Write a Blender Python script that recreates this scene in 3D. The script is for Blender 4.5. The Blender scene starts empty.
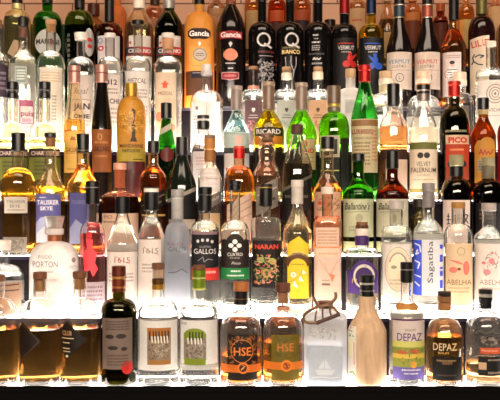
PAPER_T = .3; GLASS_HAZE = .03
TREAD = [9, 14, 7, 10, 30, 5, 1.2]; TREAD_C = (1, .92, .86)
ROOM_W = 32; FILL_W = 52; WALL_W = 1.2; WORLD_S = .015; EXPO = .4
import bpy, bmesh, math, random
from mathutils import Vector
random.seed(7)
SC = bpy.context.scene
COL = SC.collection

# ------------------------------------------------------------------ frame of the place
CAM_D = 1.82            # camera to front edge of the lowest step (m)
FPX = 855.0             # focal length in pixels of the 500 px wide frame
CAM_H = 0.400           # camera height over the lowest tread
RISE, DEEP = 0.1323, 0.12
MID = 0.058             # bottle centre behind a tread's front edge

# ------------------------------------------------------------------ materials
def srgb(h):
    c = [int(h[i:i+2], 16) / 255 for i in (0, 2, 4)]
    return tuple(x / 12.92 if x <= .04045 else ((x + .055) / 1.055) ** 2.4 for x in c) + (1,)
MATS = {}
WORDS = dict(p='paper', k='plastic', m='foil', w='wood', g='glass', f='frosted_glass', l='liquid', i='ink',
             d='dark_glass', b='burlap', o='opal_glass', x='wax')
def M(key):
    if key in MATS: return MATS[key]
    kind, hexc = key.split(':')
    c = srgb(hexc)
    m = bpy.data.materials.new(WORDS[kind] + '_' + hexc); m.use_nodes = True
    nt = m.node_tree; N = nt.nodes; L = nt.links
    p = N['Principled BSDF']; out = N['Material Output']
    p.inputs['Base Color'].default_value = c
    def noise(scale, lo, hi, stretch=None, detail=3):
        tc = N.new('ShaderNodeTexCoord'); mp = N.new('ShaderNodeMapping'); nz = N.new('ShaderNodeTexNoise')
        if stretch: mp.inputs['Scale'].default_value = stretch
        nz.inputs['Scale'].default_value = scale; nz.inputs['Detail'].default_value = detail
        L.new(tc.outputs['Object'], mp.inputs[0]); L.new(mp.outputs[0], nz.inputs['Vector'])
        cr = N.new('ShaderNodeValToRGB')
        cr.color_ramp.elements[0].position = .3; cr.color_ramp.elements[1].position = .7
        cr.color_ramp.elements[0].color = tuple(x * lo for x in c[:3]) + (1,)
        cr.color_ramp.elements[1].color = tuple(min(1, x * hi) for x in c[:3]) + (1,)
        L.new(nz.outputs['Fac'], cr.inputs[0])
        return cr.outputs[0], nz.outputs['Fac']
    def bump(fac, strength, dist=.001):
        b = N.new('ShaderNodeBump'); b.inputs['Strength'].default_value = strength; b.inputs['Distance'].default_value = dist
        L.new(fac, b.inputs['Height']); L.new(b.outputs[0], p.inputs['Normal'])
    if kind == 'p':
        col, _ = noise(180, .94, 1.03)
        L.new(col, p.inputs['Base Color']); p.inputs['Roughness'].default_value = .6
        t = N.new('ShaderNodeBsdfTranslucent'); L.new(col, t.inputs[0])
        mx = N.new('ShaderNodeMixShader'); mx.inputs[0].default_value = PAPER_T
        L.new(p.outputs[0], mx.inputs[1]); L.new(t.outputs[0], mx.inputs[2]); L.new(mx.outputs[0], out.inputs[0])
    elif kind == 'i':
        p.inputs['Roughness'].default_value = .55
    elif kind == 'k':
        col, f = noise(60, .85, 1.1); L.new(col, p.inputs['Base Color']); p.inputs['Roughness'].default_value = .32
    elif kind == 'x':
        col, f = noise(40, .85, 1.1); L.new(col, p.inputs['Base Color']); p.inputs['Roughness'].default_value = .4; bump(f, .4)
    elif kind == 'm':
        col, f = noise(90, .88, 1.08); L.new(col, p.inputs['Base Color'])
        p.inputs['Metallic'].default_value = .55; p.inputs['Roughness'].default_value = .38
    elif kind == 'w':
        col, f = noise(60, .72, 1.15, (1, 1, .25), 5); L.new(col, p.inputs['Base Color']); p.inputs['Roughness'].default_value = .6; bump(f, .2)
    elif kind == 'b':
        tc = N.new('ShaderNodeTexCoord')
        col, f = noise(55, .78, 1.08, (2.5, 2.5, .35), 6); L.new(col, p.inputs['Base Color']); p.inputs['Roughness'].default_value = .9
        bump(f, .5, .002)
    elif kind == 'd':
        p.inputs['Roughness'].default_value = .12; p.inputs['Coat Weight'].default_value = .3
    elif kind == 'o':
        p.inputs['Roughness'].default_value = .3
        t = N.new('ShaderNodeBsdfTranslucent'); t.inputs[0].default_value = c
        mx = N.new('ShaderNodeMixShader'); mx.inputs[0].default_value = .5
        L.new(p.outputs[0], mx.inputs[1]); L.new(t.outputs[0], mx.inputs[2]); L.new(mx.outputs[0], out.inputs[0])
    else:
        p.inputs['Transmission Weight'].default_value = 1.0
        p.inputs['IOR'].default_value = 1.36 if kind == 'l' else 1.5
        p.inputs['Roughness'].default_value = {'g': .0, 'l': .0, 'f': .32}[kind]
        haze = {'g': GLASS_HAZE, 'l': 0.0, 'f': .45}[kind]
        if haze:
            t = N.new('ShaderNodeBsdfTranslucent'); t.inputs[0].default_value = c
            mx = N.new('ShaderNodeMixShader'); mx.inputs[0].default_value = haze
            L.new(p.outputs[0], mx.inputs[1]); L.new(t.outputs[0], mx.inputs[2]); L.new(mx.outputs[0], out.inputs[0])
    MATS[key] = m
    return m

# ------------------------------------------------------------------ object helpers
def link(name, mesh, mat, parent=None, loc=(0, 0, 0), sharp=None):
    o = bpy.data.objects.new(name, mesh); COL.objects.link(o)
    if mat is not None: mesh.materials.append(mat)
    o.location = loc
    if parent is not None: o.parent = parent
    if sharp is not None:
        mesh.shade_smooth()
        mesh.set_sharp_from_angle(angle=math.radians(sharp))
    return o
def tomesh(bm, name):
    me = bpy.data.meshes.new(name); bm.to_mesh(me); bm.free(); return me
def thing(name, label, cat, loc, rz=0, group=None):
    o = bpy.data.objects.new(name, None); COL.objects.link(o)
    o.empty_display_size = .02
    o.location = loc; o.rotation_euler = (0, 0, rz); o['label'] = label; o['category'] = cat
    if group: o['group'] = group
    return o
def box(bm, x0, x1, y0, y1, z0, z1):
    v = [bm.verts.new((x, y, z)) for z in (z0, z1) for y in (y0, y1) for x in (x0, x1)]
    for f in ((0, 2, 3, 1), (4, 5, 7, 6), (0, 1, 5, 4), (2, 6, 7, 3), (0, 4, 6, 2), (1, 3, 7, 5)):
        bm.faces.new([v[i] for i in f])
def sgp(v, e): return math.copysign(abs(v) ** e, v)
def loft(rings, seg=48, closed_ends=True):
    """rings: (z, a, b, n) from one end to the other; a ring with a == 0 is a pole"""
    bm = bmesh.new(); prev = None
    for (z, a, b, n) in rings:
        if a <= 1e-6:
            cur = [bm.verts.new((0, 0, z))]
        else:
            cur = []
            for k in range(seg):
                t = 2 * math.pi * k / seg
                cur.append(bm.verts.new((a * sgp(math.cos(t), 2 / n), b * sgp(math.sin(t), 2 / n), z)))
        if prev is not None:
            if len(prev) == 1 and len(cur) > 1:
                for k in range(seg): bm.faces.new((prev[0], cur[k], cur[(k + 1) % seg]))
            elif len(cur) == 1 and len(prev) > 1:
                for k in range(seg): bm.faces.new((prev[k], cur[0], prev[(k + 1) % seg]))
            elif len(cur) > 1:
                for k in range(seg): bm.faces.new((prev[k], prev[(k + 1) % seg], cur[(k + 1) % seg], cur[k]))
        prev = cur
    bmesh.ops.recalc_face_normals(bm, faces=bm.faces)
    return bm
def lathe_cap(z0, z1, r, bev=None, r_top=None):
    bev = bev if bev is not None else min(.0012, (z1 - z0) * .25, r * .3)
    rt = r_top if r_top is not None else r
    return loft([(z0, 0, 0, 2), (z0, r - bev, r - bev, 2), (z0 + bev, r, r, 2), (z1 - bev, rt, rt, 2), (z1, rt - bev, rt - bev, 2), (z1, 0, 0, 2)], 28)

class Bottle:
    def s(self): return self.scale
    def z(self, y): return CAM_H - (y - 200) / self.scale - self.z0
    def u(self, x): return (x - self.x) / self.scale
    def sect(self, z):
        P = self.prof
        if z <= P[0][0]: return P[0][1:]
        for i in range(len(P) - 1):
            if P[i][0] <= z <= P[i + 1][0]:
                d = P[i + 1][0] - P[i][0]; t = (z - P[i][0]) / d if d > 1e-9 else 0
                return tuple(P[i][k] * (1 - t) + P[i + 1][k] * t for k in (1, 2, 3))
        return P[-1][1:]
    def at(self, u, z, off):
        a, b, n = self.sect(z)
        a += off; b += off
        q = max(-.985, min(.985, u / a))
        return Vector((q * a, -b * (1 - abs(q) ** n) ** (1 / n), z))

def flat_to_bottle(bt, bm, off, ystep=None):
    """bm holds a flat drawing in photo pixels (x, y); lay it round the front of the bottle"""
    xs = [v.co.x for v in bm.verts]; ys = [v.co.y for v in bm.verts]
    if not xs: return
    hw = bt.hw
    edges = [bt.x + hw * math.sin(math.radians(d)) for d in range(-80, 81, 10)]
    cuts = [((e, 0, 0), (1, 0, 0)) for e in edges if min(xs) < e < max(xs)]
    if ystep:
        y = min(ys) + ystep
        while y < max(ys): cuts.append(((0, y, 0), (0, 1, 0))); y += ystep
    for co, no in cuts:
        bmesh.ops.bisect_plane(bm, geom=bm.verts[:] + bm.edges[:] + bm.faces[:], plane_co=co, plane_no=no, dist=1e-5)
    for v in bm.verts:
        v.co = bt.at(bt.u(v.co.x), bt.z(v.co.y), off)
    for f in bm.faces:
        f.normal_update()
        if f.normal.y > 0: f.normal_flip()
def poly_bm(polys):
    bm = bmesh.new()
    for pts in polys:
        vs = [bm.verts.new((x, y, 0)) for x, y in pts]
        bm.faces.new(vs)
    bmesh.ops.triangulate(bm, faces=bm.faces[:])
    return bm
def ring_bm(cx, cy, rx, ry, t, n=28):
    bm = bmesh.new(); o = []; i = []
    for k in range(n):
        a = 2 * math.pi * k / n
        o.append(bm.verts.new((cx + rx * math.cos(a), cy + ry * math.sin(a), 0)))
        i.append(bm.verts.new((cx + (rx - t) * math.cos(a), cy + (ry - t) * math.sin(a), 0)))
    for k in range(n): bm.faces.new((o[k], o[(k + 1) % n], i[(k + 1) % n], i[k]))
    return bm
def ell(cx, cy, rx, ry, n=24, a0=0, a1=360):
    return [(cx + rx * math.cos(math.radians(a0 + (a1 - a0) * k / n)), cy + ry * math.sin(math.radians(a0 + (a1 - a0) * k / n))) for k in range(n + (0 if a1 - a0 == 360 else 1))]
def ribbon(pts, w):
    polys = []
    for (x0, y0), (x1, y1) in zip(pts, pts[1:]):
        d = math.hypot(x1 - x0, y1 - y0) or 1; nx, ny = -(y1 - y0) / d * w / 2, (x1 - x0) / d * w / 2
        polys.append([(x0 + nx, y0 + ny), (x1 + nx, y1 + ny), (x1 - nx, y1 - ny), (x0 - nx, y0 - ny)])
    return polys
def text_bm(txt, cx, cy, w, h, rot=0, bend=0, bold=.0, shear=0):
    cu = bpy.data.curves.new('lettering', 'FONT'); cu.body = txt; cu.offset = bold; cu.shear = shear; cu.resolution_u = 2
    ob = bpy.data.objects.new('lettering', cu)
    me = ob.to_mesh(); bm = bmesh.new(); bm.from_mesh(me); ob.to_mesh_clear()
    bpy.data.objects.remove(ob); bpy.data.curves.remove(cu)
    xs = [v.co.x for v in bm.verts]; ys = [v.co.y for v in bm.verts]
    x0, x1, y0, y1 = min(xs), max(xs), min(ys), max(ys)
    for v in bm.verts:
        a = (v.co.x - (x0 + x1) / 2) / (x1 - x0) * w; b = -(v.co.y - (y0 + y1) / 2) / (y1 - y0) * h
        b -= bend * (1 - (2 * a / w) ** 2)
        if rot == 90: a, b = b, -a
        elif rot == -90: a, b = -b, a
        elif rot:
            r = math.radians(rot); a, b = a * math.cos(r) - b * math.sin(r), a * math.sin(r) + b * math.cos(r)
        v.co = Vector((cx + a, cy + b, 0))
    return bm

BOTTLES = []
GROUPS = ['bottles on the lowest lit step', 'bottles on the second lit step', 'bottles on the third lit step', 'bottles on the fourth lit step',
          'bottles on the fifth lit step', 'bottles on the sixth lit step', 'bottles on the back ledge by the tiles']
def b(name, row, x, hw, ys, nw, style, glass, liq, caps, items, label, n=2, dr=1.0, taper=1.0, dy=0.0, base=None, nwt=None, neck_pts=None):
    """one bottle; every length is read off the photograph at the bottle's own distance: centre x, half-width hw,
    ys = (neck top, neck base, shoulder), nw = half-width of the neck, caps = [(y0, y1, half-width, material, part name)]"""
    bt = Bottle(); yc = row * DEEP + MID + dy - (.009 if row == 0 else .004)
    bt.scale = FPX / (CAM_D + yc); bt.z0 = row * RISE; bt.x = x; bt.hw = hw; bt.row = row; bt.yc = yc
    X = (x - 250) / bt.scale
    bt.X = X; S = bt.scale
    root = thing(name, label, 'bottle', (X, yc, bt.z0), math.atan2(-X, CAM_D + yc), GROUPS[row])
    BOTTLES.append((label, row, X, yc, hw / S, hw / S * dr))
    A = hw / S; zt, zn, zs = bt.z(ys[0]), bt.z(ys[1]), bt.z(ys[2]); r0 = nw / S
    pts = []
    rb = min(.005, A * .2)
    At = A * taper
    for k in range(5):
        q = math.pi / 2 * k / 4
        pts.append((rb - rb * math.cos(q), At - rb + rb * math.sin(q), 0.0))
    m = 6
    for k in range(1, m + 1):
        pts.append((rb + (zs - rb) * k / m, At + (A - At) * k / m, 0.0))
    m = 14; sh = []
    for k in range(1, m + 1):
        t = k / m
        if style == 'r': f = (1 - t ** 2.3) ** (1 / 2.0)
        elif style == 'q': f = (1 - t ** 5) ** (1 / 2.6)
        elif style == 'b': f = 1 - t * t * (3 - 2 * t)
        elif style == 'l': f = .55 * (1 - t) + .45 * (1 - t * t * (3 - 2 * t))
        elif style == 's': f = (1 - t ** 1.5) ** .95
        else: f = 1 - t
        sh.append([zs + (zn - zs) * t, r0 + (A - r0) * max(0, f), t])
    for _ in range(2):
        sh2 = [q[:] for q in sh]
        for k in range(1, m - 1): sh2[k][1] = (sh[k - 1][1] + 2 * sh[k][1] + sh[k + 1][1]) / 4
        sh = sh2
    pts += [tuple(q) for q in sh]
    rt = (nwt or nw) / S
    if neck_pts:
        for (yy, w) in neck_pts: pts.append((bt.z(yy), w / S, 1.0))
    for k in range(1, 4): pts.append((zn + (zt - zn) * k / 3, r0 + (rt - r0) * k / 3, 1.0)) if not neck_pts else None
    if neck_pts: pts.append((zt, rt, 1.0))
    outer = []
    for (z, r, t) in pts:
        nn = n + (2 - n) * min(1, t * 1.1)
        d = dr + (1 - dr) * min(1, max(t, 0))
        outer.append((z, r, r * d, nn))
    bt.prof = outer
    kind = glass[0]
    bt.off0 = .00035
    if kind in 'gf':
        th, tb = .0022, (.011 if row == 0 else .007)
        inner = []
        for (z, a, bb, nn) in outer:
            zz = max(z, tb)
            ia, ib = max(a - th, .001), max(bb - th, .001)
            if z < tb: ia -= .002 * (1 - z / tb); ib -= .002 * (1 - z / tb)
            inner.append((zz if z >= tb else tb + .002 * z / tb, ia, ib, nn))
        rings = [(0.0015, 0, 0, n)] + [(0.0015, outer[0][1] * .75, outer[0][2] * .75, n)] + outer
        rings += [(z, a, bb, nn) for (z, a, bb, nn) in reversed(inner)] + [(tb, 0, 0, n)]
        bm = loft(rings)
        link('glass_body', tomesh(bm, 'glass_body'), M(glass), root, sharp=60)
        if liq:
            zl = bt.z(liq[1]); e = .0004
            lr = [(tb - e, 0, 0, n)]
            low = [q for q in inner if q[0] < zl]
            lr.append((tb - e, low[0][1] - .001, low[0][2] - .001, n))
            lr += [(z, a + e, bb + e, nn) for (z, a, bb, nn) in low]
            a, bb, nn = bt.sect(zl); a -= th; bb -= th
            lr += [(zl, a + e, bb + e, nn), (zl, 0, 0, nn)]
            link('liquid', tomesh(loft(lr), 'liquid'), M(liq[0]), root, sharp=50)
    else:
        rings = [(0, 0, 0, n)] + outer + [(outer[-1][0], 0, 0, 2)]
        link('body', tomesh(loft(rings), 'body'), M(glass), root, sharp=60)
    for c in caps:
        y0, y1, w, mat = c[:4]; nm = c[4] if len(c) > 4 else 'cap'; wt = c[5] if len(c) > 5 else w
        link(nm, tomesh(lathe_cap(bt.z(y1), bt.z(y0), w / S, r_top=wt / S), nm), M(mat), root, sharp=35)
    if kind == 'g' and liq == (WATER, liq[1] if liq else 0) and row < 5:
        zb1 = min(bt.z(liq[1]), zs) - .004; zb0 = .024 if row == 0 else .03; bm = bmesh.new(); cols = []
        for k in range(13):
            q = math.sin(math.radians(-58 + 116 * k / 12)); cols.append([])
            for zz in (zb0, (zb0 + zb1) / 2, zb1):
                a_, b_, n_ = bt.sect(zz); a_ += .0004; b_ += .0004
                cols[-1].append(bm.verts.new((q * a_, b_ * (1 - abs(q) ** n_) ** (1 / n_), zz)))
        for c0, c1 in zip(cols, cols[1:]):
            for j in (0, 1): bm.faces.new((c0[j], c0[j + 1], c1[j + 1], c1[j]))
        link('whitening_back_label', tomesh(bm, 'whitening_back_label'), M('p:f4ece6'), root, sharp=60)  # unseen white paper added at the back so clear bottles read bright
    par = root; lvl = 0
    names = {'T': 'lettering', 'E': 'emblem', 'R': 'ring_mark', 'P': 'picture', 'S': 'line_mark', 'M': 'small_print', 'Q': 'pattern'}
    for it in items:
        k = it[0]
        if k == 'L':
            _, x0, x1, y0, y1, mat = it[:6]; nm = it[6] if len(it) > 6 else 'label'
            bm = poly_bm([[(x0, y0), (x1, y0), (x1, y1), (x0, y1)]])
            flat_to_bottle(bt, bm, bt.off0, 3.0)
            par = link(nm, tomesh(bm, nm), M(mat), root, sharp=60); lvl = 1
            continue
        if k == 'LP':                       # label with an outline of its own
            _, polys, mat = it[:3]; nm = it[3] if len(it) > 3 else 'label'
            bm = poly_bm([polys]); flat_to_bottle(bt, bm, bt.off0, 3.0)
            par = link(nm, tomesh(bm, nm), M(mat), root, sharp=60); lvl = 1
            continue
        if k == 'UP': par = root; lvl = 0; continue
        lvl += .5
        off = bt.off0 + .00012 + .00008 * lvl
        if k == 'B':                        # a band printed or glued on a label
            _, x0, x1, y0, y1, mat = it[:6]; nm = it[6] if len(it) > 6 else 'band'
            bm = poly_bm([[(x0, y0), (x1, y0), (x1, y1), (x0, y1)]]); ystep = 3.0
        elif k == 'T':
            _, txt, cx, cy, w, h, mat = it[:7]; kw = it[7] if len(it) > 7 else {}
            bm = text_bm(txt, cx, cy, w, h, **kw); ystep = None; nm = names[k]
        elif k == 'E':
            _, cx, cy, rx, ry, mat = it[:6]; nm = it[6] if len(it) > 6 else names[k]; bm = poly_bm([ell(cx, cy, rx, ry)]); ystep = 3.0
        elif k == 'R':
            _, cx, cy, rx, ry, t, mat = it[:7]; bm = ring_bm(cx, cy, rx, ry, t); ystep = None; nm = names[k]
        elif k == 'P':
            _, polys, mat = it[:3]; nm = it[3] if len(it) > 3 else names[k]; bm = poly_bm(polys); ystep = 4.0
        elif k == 'S':
            _, lines, w, mat = it[:4]; nm = it[4] if len(it) > 4 else names[k]
            pol = []
            for ln in lines: pol += ribbon(ln, w)
            bm = poly_bm(pol); ystep = None
        elif k == 'M':                      # lines too small to read: rows of tiny dashes
            _, x0, x1, y0, y1, rows, mat = it[:7]; pol = []; rnd = random.Random(int(x0 * 31 + y0))
            for r in range(rows):
                yy = y0 + (y1 - y0) * (r + .5) / rows; hh = (y1 - y0) / rows * .28; xx = x0
                while xx < x1 - .4:
                    ww = min(rnd.uniform(.5, 1.6), x1 - xx)
                    pol.append([(xx, yy - hh), (xx + ww, yy - hh), (xx + ww, yy + hh), (xx, yy + hh)]); xx += ww + rnd.uniform(.3, .7)
            bm = poly_bm(pol); ystep = None; nm = names[k]
        elif k == 'Q':                      # scattered ornament of small strokes
            _, x0, x1, y0, y1, num, w, mats = it[:8]; rnd = random.Random(int(x0 * 7 + y1)); bms = {}
            if isinstance(mats, str): mats = [mats]
            for mt in mats:
                pol = []
                for _i in range(max(1, num // len(mats))):
                    cx, cy = rnd.uniform(x0 + 1, x1 - 1), rnd.uniform(y0 + 1, y1 - 1); a0 = rnd.uniform(0, 6.28); rr = rnd.uniform(.8, 2.2)
                    arc = [(min(x1, max(x0, cx + rr * math.cos(a0 + j * .6))), min(y1, max(y0, cy + rr * math.sin(a0 + j * .6)))) for j in range(5)]
                    pol += ribbon(arc, w)
                bm = poly_bm(pol); off += .00003; flat_to_bottle(bt, bm, off, None)
                link('pattern', tomesh(bm, 'pattern'), M(mt), par, sharp=60)
            continue
        flat_to_bottle(bt, bm, off, ystep)
        link(nm, tomesh(bm, nm), M(mat), par, sharp=60)
    return root, bt
CL = 'g:f7f7f4'      # clear glass
WATER = 'l:fbfaf6'
AMB = 'l:e0a860'; DAMB = 'l:d8a050'
BLK = 'k:0b0a0a'; INK = 'i:2a2320'; WHT = 'i:f2ece2'; CORK = 'w:b5804c'; DCORK = 'w:6b3f22'

# ================================================================= lowest step
def diamond(cx, cy, rx, ry, mat): return ('LP', [(cx, cy - ry), (cx + rx, cy), (cx, cy + ry), (cx - rx, cy)], mat, 'diamond_label')
b('rum_bottle', 0, -1.5, 19.6, (277, 297, 319), 6.5, 'r', CL, (DAMB, 328), [(275, 281, 7, DCORK)], [diamond(-16, 338, 16, 18, 'p:20140c')],
  'dark amber rum bottle cut off by the left edge of the photo, front step')
b('rum_bottle', 0, 40, 20.4, (274, 298, 319), 6.5, 'r', CL, (DAMB, 328), [(272, 279, 7, DCORK), (279, 291, 5.2, CORK, 'cork')],
  [('LP', [(23, 319), (41, 338), (23, 357), (20.4, 350), (20.4, 326)], 'p:20140c', 'diamond_label'), ('S', [[(24, 322), (39, 338), (24, 354)]], .6, 'i:5a3a1c')],
  'amber rum bottle with its diamond label turned left, second from the left end in front')
b('rum_bottle', 0, 80, 19.2, (273, 298, 319), 6.8, 'r', CL, (DAMB, 327), [(271.5, 278, 7.2, DCORK), (278, 289, 5.4, CORK, 'cork')],
  [('LP', [(67, 319), (86.5, 337), (67.5, 356), (61, 345), (61, 327)], 'p:1c120b', 'diamond_label'), ('T', 'CLUB', 67.5, 330.5, 9, 4.6, 'i:b98a5a', dict(bold=.03)),
   ('S', [[(62.5, 335.5), (74, 335.5)], [(63.5, 340), (70, 340)], [(63.5, 345.5), (70, 345.5)], [(64, 348.5), (70.5, 348.5)]], 1, 'i:c9b08a'), ('E', 67.5, 353, 1.2, 1.2, 'i:e6d9b0')],
  'amber rum bottle with a dark diamond label facing forward, left of the dark olive bottle')
b('wine_bottle', 0, 118.8, 18.0, (268, 298, 313), 6.4, 'r', 'g:7c782c', ('l:3e3a14', 304), [(266, 276, 7, 'm:6a3020', 'capsule'), (276, 279, 7.2, 'm:c08a4a', 'capsule_ring'), (279, 286, 7, 'm:7a3420', 'capsule'), (286, 288, 7.2, 'm:b87840', 'capsule_ring'), (288, 292, 7, 'm:6a3020', 'capsule')],
  [('L', 103, 132, 316, 366, 'p:8a7468'), ('P', [ell(110, 334, 4, 2.2), ell(121, 333.5, 5, 2.4), ell(113, 345, 5, 2), ell(124, 346, 3, 2)], 'i:2a1d1a', 'ink_blot'), ('M', 106, 129, 318, 328, 4, 'i:4a3830'), ('M', 107, 128, 351, 363, 4, 'i:5a463c'),
   ('UP',), ('E', 127, 364.5, 5.6, 6.6, 'x:b0201a', 'wax_seal')],
  'dark olive green bottle with red wax seal on a grey-brown label, front step')
etched = ['i:4d4136', 'i:cabfae', 'i:7d6a58']
b('rum_bottle', 0, 158.3, 20.6, (266, 298, 319), 6, 'r', CL, (WATER, 306), [(263, 269, 6.6, DCORK, 'stopper'), (269, 278, 5, 'w:e0bfa0', 'cork'), (278.5, 284, 6.4, 'm:5a3c12', 'neck_band'), (284, 289.5, 6.4, 'm:a87a28', 'neck_band')],
  [('L', 140, 177, 318, 367, 'p:f8f4ee'), ('S', [[(145, 312), (150, 311), (156, 313), (162, 311), (167, 312)]], 1, 'i:c9c6c4'), ('B', 147.5, 170.5, 325, 361, 'p:a08c74', 'picture'), ('B', 147.5, 170.5, 325, 333, 'p:c07a34', 'band'), ('B', 147.5, 170.5, 356.5, 361, 'p:c08444', 'band'),
   ('S', [[(x, 328), (x, 337)] for x in (150, 153.5, 156, 159, 162, 165, 168)], 1.5, 'i:4a2d12'), ('S', [[(x, 333), (x + .5, 340)] for x in (152, 155, 158, 161, 164, 167)], 1.2, 'i:efe6d6'), ('Q', 148, 170, 339, 356, 60, .5, etched)],
  'clear bottle with an orange and brown engraved picture on its white label, front step')
b('rum_bottle', 0, 199, 19.6, (267, 299, 320), 6, 'r', CL, (WATER, 306), [(265, 270, 6.4, DCORK, 'stopper'), (270, 277, 6.6, 'm:6f8a18', 'capsule'), (277, 278.5, 6.8, 'm:d8d88a', 'capsule_ring'), (278.5, 287.5, 6.6, 'm:789020', 'capsule'), (287.5, 289.5, 6.8, 'm:c8c860', 'capsule_ring')],
  [('L', 181, 217, 318, 361, 'p:f8f5f0'), ('T', 'Dos', 184, 320.7, 5.6, 3.4, 'i:6a6a6a'), ('B', 184, 206, 331, 357, 'p:9a8e80', 'picture'), ('P', [[(184, 333)] + ell(195, 333, 11, 7.5, 12, 180, 360) + [(206, 333), (206, 336), (184, 336)]], 'p:90a030', 'arch'),
   ('B', 184.5, 205.5, 355, 361.5, 'p:8ea02a', 'band'), ('S', [[(x, 329), (x, 337)] for x in (190, 193, 196, 199, 202)], 1.5, 'i:33400a'), ('S', [[(x, 335), (x + .5, 341)] for x in (188, 191.5, 195, 198, 201)], 1.2, 'i:efe8da'), ('Q', 185, 205, 340, 355, 60, .5, etched)],
  'clear bottle with green capsule and a green-topped engraved picture label, front step')
b('rum_bottle', 0, 241, 21, (284, 312, 333), 7, 'r', CL, ('l:f09a40', 354), [(282, 291, 7.8, 'w:a8632e', 'stopper'), (291, 298, 7.2, 'k:15100e', 'neck_band'), (298, 299, 7.3, 'm:8a6a40', 'neck_band'), (299, 304.5, 7.2, 'k:1a1310', 'neck_band')],
  [('L', 228, 257, 332, 376, 'p:1d140e'), ('Q', 229, 256, 333, 341, 36, .45, 'i:a8672a'), ('Q', 229, 234, 340, 360, 18, .45, 'i:a8672a'), ('Q', 252, 256.5, 340, 360, 16, .45, 'i:a8672a'), ('R', 242, 347.5, 11, 11.5, .7, 'i:c8742c'), ('T', 'HSE', 242.5, 348, 17, 8.4, 'i:ee7c24', dict(bold=.015)),
   ('UP',), ('B', 221.5, 260.5, 361, 368.5, 'p:ee7a20', 'ribbon_band'), ('E', 243, 364, 5.6, 5.6, 'i:ee7a20', 'seal'), ('E', 243, 364, 3.8, 3.8, 'i:3a1c0a', 'seal'), ('S', [[(241, 366), (243, 364), (245, 362)]], 1, 'i:e8a860')],
  'squat rum bottle with black patterned label and bold orange letters, front step')
b('rum_bottle', 0, 283, 20.2, (285, 312, 333), 7, 'r', CL, ('l:f4a850', 341), [(283, 292, 7.6, 'w:5a2c16', 'stopper'), (292, 303, 5.4, 'w:c88a5a', 'cork'), (306, 310, 7.4, 'm:e0a088', 'neck_band')],
  [('L', 271.5, 299, 332, 376, 'p:7c6c1c'), ('Q', 273, 298, 333, 341, 40, .45, 'i:5a4c12'), ('T', 'HSE', 285.5, 344, 16, 8, 'i:c8742c', dict(bold=.01)), ('Q', 273, 298, 349, 357, 30, .45, 'i:5a4c12'),
   ('UP',), ('B', 264, 302, 358.5, 366, 'p:f08424', 'ribbon_band'), ('E', 286.5, 362, 5.6, 5.6, 'i:f08424', 'seal'), ('E', 286.5, 362, 3.8, 3.8, 'i:a84c14', 'seal'), ('S', [[(285, 360), (287, 362), (288, 364)]], 1, 'i:3a1c0a')],
  'squat rum bottle with olive gold label and orange ribbon band, front step')
rt, bt = b('rum_bottle', 0, 325.3, 21.4, (304, 312, 319), 7, 'q', 'f:f8f8f8', ('l:f0f2f6', 342), [(301, 308, 8, 'm:6a4a38', 'stopper')],
  [('L', 309, 342, 343.5, 381, 'p:c2cad4', 'etched_panel'), ('P', [[(315, 366), (335, 366), (332, 371), (318, 371)], [(318, 365), (324, 357), (324, 365)], [(325, 365), (325, 355), (331, 365)]], 'i:d6dce4', 'ship_emblem'), ('S', [[(312, 374), (320, 373), (330, 374), (339, 373)]], .8, 'i:e0e6ee'),
   ('UP',), ('Q', 311, 338, 325, 336, 34, .9, ['i:b9b6b4', 'i:d6d0c8'])],
  'square shouldered frosted bottle topped by a bronze ornament, front step', n=5, dr=.9)
# bronze stopper ornament: horns over a ribbed frame
def tube(pts, r, name, mat, parent, cyc=False):
    cu = bpy.data.curves.new(name, 'CURVE'); cu.dimensions = '3D'; cu.bevel_depth = r; cu.bevel_resolution = 3; cu.use_fill_caps = True
    sp = cu.splines.new('NURBS'); sp.points.add(len(pts) - 1); sp.order_u = 3; sp.use_endpoint_u = True; sp.use_cyclic_u = cyc
    for q, p in zip(sp.points, pts): q.co = (*p, 1)
    ob = bpy.data.objects.new(name, cu); me = bpy.data.meshes.new_from_object(ob); bpy.data.objects.remove(ob)
    return link(name, me, M(mat), parent, sharp=50)
def P3(x, y, d): return (bt.u(x), -d - .012 - max(0, y - 297) * .0018, bt.z(y))
orn = bpy.data.objects.new('bronze_ornament', None); COL.objects.link(orn); orn.parent = rt
BR = 'm:7a5c48'
tube([P3(313, 296, .004), P3(315.5, 301, .006), P3(319.5, 305, .007), P3(326, 303.5, .007), P3(334, 299.5, .006), P3(336.5, 295, .004), P3(335, 291.5, .002)], .0034, 'horn', BR, orn)
tube([P3(319.5, 304, .006), P3(315, 306, .008), P3(306, 310, .011), P3(303, 315.5, .013), P3(308, 319.5, .014), P3(317, 318.5, .014)], .0032, 'frame', BR, orn)
tube([P3(320, 305, .006), P3(328, 303.5, .008), P3(334, 305, .011), P3(338, 310, .013)], .003, 'frame', BR, orn)
for (xa, ya, xb, yb) in ((317.5, 306, 315.5, 317), (323, 305.5, 323, 315), (329.5, 304.5, 331, 312.5)):
    tube([P3(xa, ya, .008), P3((xa + xb) / 2 - .8, (ya + yb) / 2, .011), P3(xb, yb, .013)], .002, 'spoke', BR, orn)
tube([P3(316.5, 319, .014), P3(328, 315, .014), P3(339, 311, .014)], .0042, 'grip_bar', 'm:4a3028', orn)
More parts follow.
